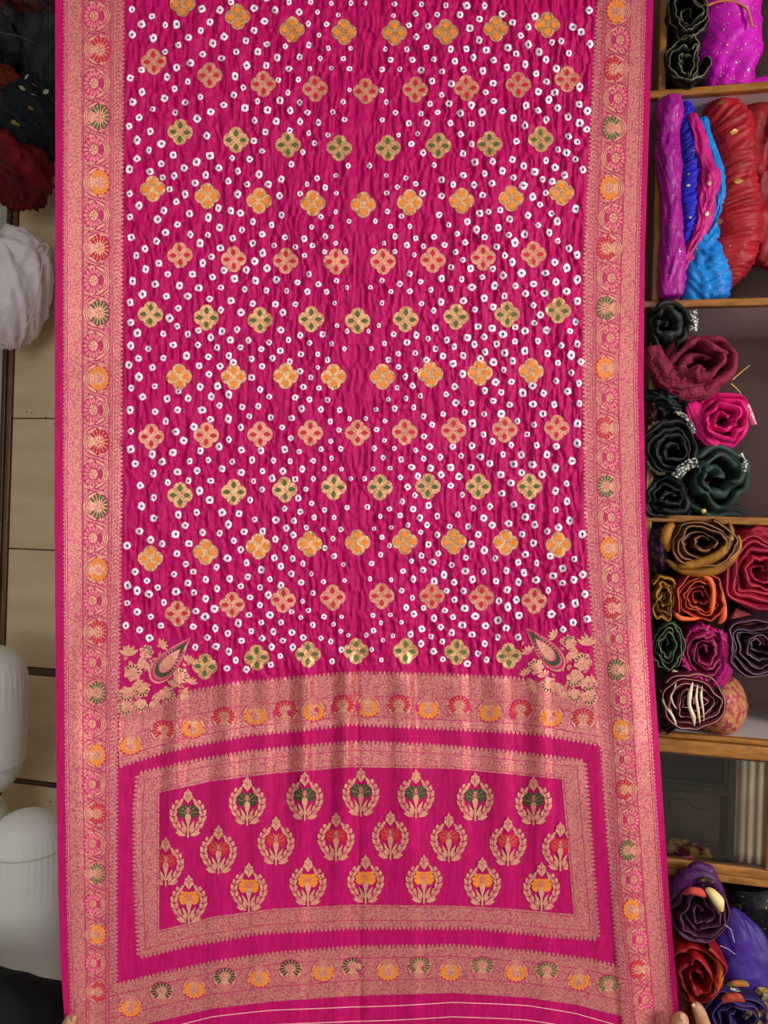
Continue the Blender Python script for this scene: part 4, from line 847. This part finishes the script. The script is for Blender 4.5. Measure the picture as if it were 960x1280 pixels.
tube('wine_flap', 'bright magenta cloth flap hanging from the wine roll', G4, [(903, 790, 4), (906, 815, 6), (907, 838, 7), (900, 852, 7), (892, 858, 4)], cloth('hot_magenta', 'B00A70', '7A0850', 16), 108, -.035, .2, 'v', .8, cat='cloth end')
ppl = cloth('dark_purple_roll', '38202E', '1C1018', 12, .5, .25, 60)
roll('purple_roll', 'dark purple roll with lilac edge beside the wine roll', G4, 944, 808, 37, 36, ppl, edgem('lilac', '8A6C80'), 109, 5, -.03, .27, .2, .0, .82, .1, (.05, .02), kx=1.5)
tube('coral_flap', 'coral shimmering cloth lying over the dark purple roll', G4, [(915, 768, 7), (930, 776, 9), (946, 786, 10), (966, 800, 11)], cloth('coral_shimmer', 'B4503C', '8A3848', 30), 110, .01, .12, 'v', .8, cat='cloth end')
cmar = cloth('cream_maroon', '561020', '2E0810', 12, .5, .25, 60); rosy = cloth('embroidered_rose', 'A03C4C', 'B8804C', 70, .5, .4, 120, amt=2); crm = cloth('cream_fold', 'EADCC0', 'C8A890', 14, .6, .2)
roll('striped_roll', 'maroon and cream striped roll with embroidered side, on the fourth board', G4, 864, 876, 38, 37, cmar, edgem('blush', 'D09088'), 113, 4.4, -.045, .30, .18, .0, .82, .1, (.06, .0), kx=1.4, extra=lambda r_, V, c: [mk('cream_fold', *tubegeo([SP(x, y, o) for x, y, o in pts2], rr2, 8), crm, r_) for pts2, rr2 in (
    ([(866, 852, -.068), (862, 868, -.072), (861, 882, -.072), (867, 896, -.07), (868, 908, -.064)], [.002, .005, .004, .005, .002]),
    ([(872, 855, -.066), (870, 872, -.07), (873, 890, -.07), (875, 905, -.064)], [.0015, .003, .003, .0015]),
    ([(878, 856, -.06), (876, 870, -.066), (879, 888, -.066), (880, 902, -.06)], [.001, .003, .002, .001]),
    ([(845, 853, -.066), (843, 862, -.07), (838, 870, -.07), (842, 882, -.068), (850, 890, -.066)], [.0015, .002, .002, .0015, .001]),
    ([(826, 862, -.058), (830, 880, -.062), (841, 895, -.066), (846, 908, -.062)], [.002, .003, .003, .0015]),
    ([(840, 838, -.05), (846, 842, -.055), (850, 846, -.05)], [.004, .006, .003]))])
blob('embroidered_roll', 'rose and gold embroidered roll behind the striped roll', G4, 893, 876, 34, 38, .12, rosy, 117, .09, .014, cat='saree roll', extra=flecks('sequins', goldpale, 300, 9, .0021, 1.2))
blob('dark_bundle', 'dark purple cloth behind the saree edge above the mustard roll', G4, 820, 690, 14, 26, .07, cloth('aubergine', '4A2440', '24101E', 14), 119, .02, .2)
roll('maroon_roll', 'small dark maroon roll squeezed beside the striped roll', G4, 830, 898, 14, 19, cmar, edgem('brownish', '5A3038'), 121, 3, .0, warp=.2)
# --- reflected scrap modelled behind the cabinet glass, and the lowest shelf
blob('reflected_scrap', 'small bright scrap of cloth reflected in the cabinet glass, modelled behind it', None, 858, 1068, 26, 15, .03, cloth('multicolour_scrap', 'C8A048', '7A2040', 34, amt=3), 123, .035, .2)
dpr = cloth('plum', '4A1838', '220A1E', 12, .5, .25, 60); brt = cloth('plum_print', '5A1C6A', '3A0E3A', 20, .5, .3)
roll('plum_rosette', 'plum rosette with yellow and red painted rim', G5, 873, 1140, 33, 40, dpr, edgem('mauve', '7A4A6C'), 127, 4.6, -.05, .28, .22, .02, .8, .1, kx=1.5, extra=lambda r_, V, c: [mk('painted_fold', *tubegeo([SP(x, y, o) for x, y, o in pts2], rr2, 10), mt, r_) for pts2, rr2, mt in (
    ([(843, 1125, -.04), (845, 1108, -.045), (856, 1096, -.05), (872, 1092, -.05), (888, 1096, -.05), (900, 1112, -.05), (905, 1130, -.045)], [.006, .014, .018, .018, .016, .010, .006], brt),
    ([(853, 1117, -.075), (864, 1113, -.085), (875, 1115, -.085), (884, 1121, -.08)], [.004, .008, .009, .004], cloth('coral_fold', 'D85048', 'A02838', 20)),
    ([(882, 1110, -.08), (890, 1116, -.088), (898, 1126, -.085), (902, 1140, -.075)], [.005, .010, .013, .005], cloth('yellow_fold', 'E8B020', 'E8D8A0', 26, amt=2)),
    ([(870, 1101, -.07), (881, 1099, -.075), (893, 1102, -.07)], [.003, .005, .004], cloth('ochre_fold', 'A88848', '2A2018', 30, amt=2)))])
tube('plum_tail', 'purple cloth end rising above the plum rosette in front of the door rail', G5, [(866, 1098, 8), (872, 1090, 12), (884, 1092, 10), (894, 1100, 6)], brt, 128, -.045, .12, 'v', .7, cat='cloth end')
roll('scarlet_rosette', 'scarlet rosette with orange rim below the plum rosette', G5, 872, 1218, 31, 34, cloth('scarlet', '980E18', '5E0810', 12, .5), edgem('scarletedge', 'B02A34'), 131, 3.2, -.045, .28, .24, .02, .6, .1, kx=1.4, extra=lambda r_, V, c: mk('orange_rim', *tubegeo([SP(x, y, -.04) for x, y in ((894, 1192), (901, 1205), (901, 1222), (896, 1238), (888, 1246))], [.004, .007, .007, .005, .003], 10), cloth('amber_rim', 'D07818', 'B03018', 40), r_))
tube('scarlet_tail', 'dark red cloth end hanging under the scarlet rosette', G5, [(860, 1236, 14), (858, 1260, 22), (858, 1290, 24), (858, 1320, 22)], cloth('dark_scarlet', '6A0A16', '40060C', 12, .5), 133, .03, .12, 'v', .8, cat='cloth end')
vio = cloth('violet', '3C1C82', '281260', 10, .5, .2, 40)
tube('violet_cloth', 'violet silk hanging in a smooth fold beside the plum rosette', G5, [(914, 1134, 3), (917, 1146, 13), (922, 1168, 24), (926, 1195, 30), (925, 1225, 34), (922, 1248, 30)], vio, 137, .03, .05, 'x', .6, freq=.5)
spk = cloth('black_sparkle', '16121A', '0A080C', 20, .5, .3)
tube('sparkle_cloth', 'black cloth sprinkled with gold thread hanging behind the violet silk', G5, [(935, 1100, 34), (940, 1135, 40), (950, 1170, 36), (966, 1210, 30), (970, 1250, 24)], spk, 139, .14, .06, 'v', .6, extra=flecks('gold_thread', plain('dull_gold', '8A7050', .5, .4), 420, 12, .0019, 2.0))
roll('violet_roll', 'dark violet roll with orange embroidered top at the foot of the violet silk', G5, 922, 1276, 34, 34, cloth('deep_violet', '2A1450', '140A24', 12), edgem('violetedge', '5C4088'), 149, 3.6, -.035, .26, .2, .0, .6, .1, kx=1.4, extra=lambda r_, V, c: [mk('embroidered_border', *tubegeo([SP(x, y, o) for x, y, o in pts2], rr2, 10), mt, r_) for pts2, rr2, mt in (
    ([(898, 1253, -.045), (910, 1247, -.05), (922, 1246, -.05), (931, 1251, -.045)], [.005, .009, .009, .005], cloth('orange_red_emb', 'C0502C', '8A2430', 60)),
    ([(908, 1232, -.02), (918, 1229, -.025), (930, 1229, -.025), (936, 1232, -.02)], [.004, .007, .007, .004], cloth('orange_green_emb', 'C86030', '6A7A30', 80)),
    ([(902, 1243, -.03), (914, 1238, -.035), (928, 1240, -.03)], [.004, .007, .005], slace))])
tube('leaf_print_cloth', 'violet cloth with yellow leaf print next to the violet roll', G5, [(958, 1235, 12), (957, 1260, 16), (958, 1290, 18)], cloth('yellow_leaf_print', 'C8B040', '3A1C5A', 44, amt=3), 151, -.02, .1, 'v', .8)
wt = plain('white_thread', 'C8C0C8', .6)
for pts_, lb in (([(905, 1155), (914, 1162), (918, 1178)], 'white loose thread curling down over the violet silk'), ([(900, 1182), (910, 1186), (919, 1193)], 'white loose thread sticking out from the scarlet rosette')):
    V, Fa = tubegeo([SP(x, y, -.06) for x, y in pts_], .0007, 5); mk('loose_thread', V, Fa, wt, label=lb, cat='thread')

# ------------------------------------------------------------------ left side: bundles, bag, bolsters
def LP(x, y, off=0.0): return SP(x, y, off)
GL = 'dark scarves hung in a bunch on the wall'
blob('scarf_bundle', 'dark red printed scarf at the top of the hanging bunch', GL, 30, 4, 50, 34, .10, cloth('dark_red_print', '4A0E14', '160608', 40, amt=2), 161, .02, .22)
tube('scarf_bundle', 'charcoal crinkled scarf hanging straight beside the saree edge', GL, [(50, 14, 22), (52, 40, 26), (53, 70, 24), (52, 100, 22), (50, 135, 18)], cloth('charcoal_crinkle', '20262A', '12161A', 30, .7, .5), 163, .02, .12, 'v', .8, cat='cloth bundle')
blob('scarf_bundle', 'black scarf with folds at the left of the hanging bunch', GL, 10, 58, 34, 38, .10, cloth('soft_black', '191B1F', '0C0D10', 20), 167, .03, .24)
tube('scarf_bundle', 'rust orange crinkled scarf end poking from the black scarf', GL, [(-10, 92, 9), (4, 96, 10), (15, 101, 9), (23, 106, 5)], cloth('rust', '7A2414', '4A140C', 40), 169, -.07, .2, 'h', .8, cat='cloth bundle')
blob('scarf_bundle', 'blue black scarf with creamy floral print', GL, 46, 150, 30, 38, .09, cloth('navy_floral', '141E28', '0E1418', 14), 171, -.01, .14, extra=both(*[patches('printed_flower', plain('print_' + nm, cl, .7), sp, .008, .006) for nm, cl, sp in (('cream', 'B4B08C', ((.22, .80), (.28, .68), (.34, .92), (.44, .86), (.26, .74), (.40, .80), (.36, .62))), ('red', '8A2A1C', ((.40, .72), (.44, .66))), ('yellow', '8E7A28', ((.66, .73), (.70, .75), (.55, .84))), ('peach', '9A6A54', ((.34, .86),)))]))
blob('scarf_bundle', 'black scarf with grey marks tucked above the red scarf', GL, 8, 140, 24, 30, .08, cloth('black_grey_print', '1A1A1E', '3A3A40', 50, amt=.8), 173, .0, .2)
blob('scarf_bundle', 'deep red crumpled scarf at the bottom of the hanging bunch', GL, 20, 212, 33, 36, .09, cloth('deep_red', '7E0A12', '4E060C', 16), 179, -.01, .18)
V, Fa = tubegeo([SP(x, y, -.09) for x, y in ((-5, 38), (5, 42), (18, 44), (30, 47), (42, 54))], .0012, 6); mk('loose_thread', V, Fa, plain('grey_thread', '5A5458', .7), label='grey cord running across the black scarf', cat='thread')
# white plastic bag with cloth
bag = cloth('white_bag', 'F4ECF0', 'E4D8E0', 10, .35, .3, 26)
def bagshape(X, Z):
    k = 1.0 + .3 * Z; return X * k, np.sign(Z) * np.abs(Z) ** .75
blob('plastic_bag', 'crumpled white plastic bag of cloth hanging against the wall', None, 14, 362, 43, 66, .09, bag, 181, .03, .09, cat='bag', fx=1.8, shape=bagshape, nu=96, nv=72, tw=2.0,
     extra=lambda r_, V, c: [mk('bag_hem', *tubegeo([SP(x, y, -.02) for x, y in ((60, 308), (54, 325), (51, 345), (47, 370), (42, 390), (33, 408), (20, 432))], [.0015, .002, .0018, .0018, .0016, .0014, .001], 8), plain('clear_plastic', 'D8CCB8', .3), r_),
                             mk('bag_handle', *tubegeo([SP(x, y, -.02) for x, y in ((44, 312), (50, 306), (58, 304), (62, 310), (57, 320))], [.003, .005, .006, .005, .002], 8), plain('clear_plastic2', 'B8A898', .3), r_)])
# bolsters
bol = cloth('white_cotton', 'F2F2EE', 'E8E8E4', 4, .85, .12, 30)
def bolster(label, cx, ytop, r, length, off, lean=0.0, zbase=None, seed=0):
    top = SP(cx, ytop, off); k = float(top[1]) / F; R_ = r * k; zt = float(top[2]); zb = zt - length if zbase is None else zbase
    prof = [(0.0004, zt + .0006), (0.02, zt), (R_ * .35, zt - .004), (R_ * .62, zt - .014), (R_ * .82, zt - .032), (R_ * .95, zt - .06), (R_ * .992, zt - .082), (R_ * .99, zt - .09), (R_ * 1.01, zt - .12)]
    prof += [(R_ * 1.03, zt + (zb - zt) * f) for f in (.35, .5, .65, .8)] + [(R_ * 1.0, zb + .10), (R_ * .92, zb + .05), (R_ * .7, zb + .02), (R_ * .35, zb + .003), (.01, zb)]
    seg = 120; a = np.linspace(0, 2 * PI, seg, endpoint=False); V = np.empty((len(prof), seg, 3)); root = thing('bolster', (top[0], top[1], zb), label, 'bolster', 'white bolsters stacked against the panelled wall')
    for i, (rr, z) in enumerate(prof):
        pl = .012 * np.sin(a * 40 + seed) * (math.exp(-((z - zt + .10) / .035) ** 2)) + .01 * vn(a * 2, np.full(seg, z * 6), seed)
        rv = rr * (1 + pl); V[i, :, 0] = top[0] + rv * np.cos(a) + lean * (z - zt); V[i, :, 1] = top[1] + rv * np.sin(a); V[i, :, 2] = z
    ob = mk('cover', V, gridf(len(prof), seg, True), bol, root); sb = ob.modifiers.new('s', 'SUBSURF'); sb.levels = sb.render_levels = 1
    a2 = np.linspace(0, 2 * PI, 90); ring = np.stack([top[0] + R_ * 1.0 * np.cos(a2) - lean * .086, top[1] + R_ * 1.0 * np.sin(a2), np.full(90, zt - .086)], 1)
    if seed != 8: mk('piping', *tubegeo(ring, .0022, 6), plain('cream_piping', 'D8D6C4', .8), root)
    return root, R_, top
def wallx(y): return 0
bolster('white bolster with gathered round end standing on the floor', 36, 1013, 47, 0, -.19, .0, 0.002, 3)
b1, r1, t1 = bolster('white bolster standing on the floor behind the gathered one', -38, 988, 46, 0, -.10, .0, 0.002, 5)
bolster('white bolster standing on top of the others', -17, 806, 50, 0, -.12, .02, float(t1[2]) - .004, 8)
# ------------------------------------------------------------------ hands of the two people
def skin_mat():
    m, nt, b = newmat('skin'); tc = N(nt, 'ShaderNodeTexCoord'); n1 = N(nt, 'ShaderNodeTexNoise', i_Scale=60.0, i_Detail=4.0); nt.links.new(tc.outputs['Object'], n1.inputs['Vector'])
    nt.links.new(mixc(nt, ramp(nt, n1.outputs[0], .3, .7), lin('C08E6C'), lin('AE7A5A')), b.inputs['Base Color']); b.inputs['Roughness'].default_value = .5
    b.inputs['Subsurface Weight'].default_value = .12; b.inputs['Subsurface Radius'].default_value = (.01, .004, .002); return m
SKIN = skin_mat(); NAIL = plain('nail', 'CB9C80', .35)
def skinned(name, chains, parent, mat):
    'chains of (point, radius); the first point of every later chain is an index into the points so far'
    pts = []; rad = []; ed = []
    for ch in chains:
        prev = None
        for e in ch:
            if isinstance(e, int): prev = e; continue
            pts.append(e[0]); rad.append(e[1]); idx = len(pts) - 1
            if prev is not None: ed.append((prev, idx))
            prev = idx
    me = bpy.data.meshes.new(name); o0 = ORG[parent.name]; me.from_pydata([tuple(np.asarray(p, float) - o0) for p in pts], ed, []); me.materials.append(mat)
    o = bpy.data.objects.new(name, me); C.objects.link(o); o.parent = parent; ORG[o.name] = o0
    sk = o.modifiers.new('skin', 'SKIN'); sk.use_smooth_shade = True
    for i, v_ in enumerate(me.skin_vertices[0].data): v_.radius = (rad[i], rad[i]); v_.use_root = (i == 0)
    su = o.modifiers.new('sub', 'SUBSURF'); su.levels = su.render_levels = 2
    return o
def nail(parent, tip, direction, face, wd=.0065, ln=.011):
    d = np.asarray(direction, float); d /= np.linalg.norm(d); f = np.asarray(face, float); f -= d * np.dot(f, d); f /= np.linalg.norm(f); s_ = np.cross(d, f)
    u = np.linspace(-1, 1, 7); v_ = np.linspace(-1, 1, 7); V = []
    for q in v_:
        for p in u:
            ww = math.sqrt(max(0, 1 - (abs(q) ** 3) * .75)); V.append(tip + d * q * ln * .5 + s_ * p * wd * ww + f * (-.0035 * p * p))
    mk('nail', V, gridf(7, 7), NAIL, parent)
# right-hand holder: thumb in front of the cloth, forefinger behind it
dS = float(surf(845, 1275)[1])
def Q(x, y, d): return P(x, y, d)
pr_ = thing('person', Q(875, 1420, dS + .06), 'person whose thumb and curled forefinger pinch the saree corner beside the scarlet rosette', 'person')
hand = skinned('hand', [
    [(Q(872, 1400, dS + .05), .030), (Q(876, 1365, dS + .04), .031), (Q(878, 1335, dS + .035), .026)],
    [0, (Q(880, 1450, dS + .07), .026), (Q(890, 1520, dS + .10), .030), (Q(905, 1620, dS + .14), .036)],
    [1, (Q(850, 1350, dS - .0), .019), (Q(846, 1312, dS - .018), .0185), (Q(849, 1284, dS - .022), .0175), (Q(853, 1264, dS - .020), .0150)],
    [2, (Q(884, 1308, dS + .020), .0155), (Q(880, 1282, dS + .012), .0145), (Q(874, 1263, dS + .008), .0125), (Q(867, 1253, dS + .008), .0090)],
    [2, (Q(892, 1325, dS + .045), .012), (Q(888, 1302, dS + .048), .0105), (Q(876, 1295, dS + .042), .0095), (Q(866, 1298, dS + .035), .0085)],
    [1, (Q(896, 1352, dS + .062), .012), (Q(892, 1328, dS + .068), .010), (Q(878, 1320, dS + .060), .009), (Q(868, 1324, dS + .05), .008)],
    [1, (Q(892, 1372, dS + .075), .010), (Q(888, 1352, dS + .080), .009), (Q(876, 1346, dS + .072), .008), (Q(868, 1350, dS + .064), .007)]], pr_, SKIN)
nail(hand, Q(855, 1272, dS - .0345), np.array((.25, .25, 1)), np.array((.25, -1, .25)), .0060, .013)
nail(hand, Q(866.5, 1258, dS + .0005), np.array((-.6, 0, .8)), np.array((-.5, -1, .1)), .0040, .007)
mk('sleeve', *tubegeo([Q(884, 1490, dS + .08), Q(892, 1540, dS + .11), Q(905, 1640, dS + .15), Q(925, 1760, dS + .2)], [.043, .047, .055, .062], 20), cloth('dark_sleeve', '22242C', '16181E', 14), pr_)
# left-hand holder in a black sleeve
dL = float(surf(86, 1278)[1])
pl_ = thing('person', Q(20, 1420, dL + .12), 'person in a loose black sleeve pinching the saree corner beside the white bolsters', 'person')
sp_ = [(-260, 1330, 84), (-150, 1300, 82), (-60, 1288, 76), (0, 1288, 66), (34, 1293, 62), (58, 1299, 60), (72, 1304, 54), (78, 1308, 42)]
pts_ = np.array([Q(x, y, dL + .13) for x, y, _ in sp_]); tt = np.linspace(0, len(sp_) - 1, 40); cpt = np.stack([np.interp(tt, range(len(sp_)), pts_[:, k]) for k in range(3)], 1)
rr = np.interp(tt, range(len(sp_)), [q[2] for q in sp_]) * (dL + .13) / F
V, Fa = tubegeo(cpt, rr, 36); ang = np.tile(np.linspace(0, 2 * PI, 36, endpoint=False), 40); al = np.repeat(np.linspace(0, 1, 40), 36)
cc = np.repeat(cpt, 36, 0); V = cc + (V - cc) * (1 + .035 * vn(np.cos(ang) * 2 + al * 9, np.sin(ang) * 2 + al * 6, 3))[:, None]
mk('sleeve', V, Fa, cloth('black_sleeve', '111113', '0A0A0C', 14, .85, .2), pl_)
hand = skinned('hand', [
    [(Q(52, 1318, dL + .11), .028), (Q(78, 1318, dL + .075), .028), (Q(98, 1316, dL + .045), .024)],
    [0, (Q(20, 1306, dL + .13), .026), (Q(-60, 1296, dL + .13), .034)],
    [1, (Q(74, 1302, dL + .02), .015), (Q(80, 1292, dL - .012), .0155), (Q(87, 1280, dL - .020), .0135), (Q(91, 1268, dL - .018), .0110)],
    [2, (Q(112, 1302, dL + .028), .0115), (Q(118, 1290, dL + .016), .0100), (Q(116, 1284, dL + .012), .0085)],
    [2, (Q(122, 1314, dL + .04), .0115), (Q(134, 1304, dL + .036), .0100), (Q(138, 1296, dL + .030), .0085)],
    [1, (Q(116, 1332, dL + .062), .0110), (Q(130, 1326, dL + .056), .0095), (Q(138, 1320, dL + .05), .0080)],
    [1, (Q(104, 1346, dL + .075), .0100), (Q(118, 1346, dL + .07), .0085), (Q(126, 1342, dL + .064), .0072)]], pl_, SKIN)
nail(hand, Q(92.5, 1274, dL - .0300), np.array((.3, .2, 1)), np.array((.45, -1, .2)), .0042, .010)
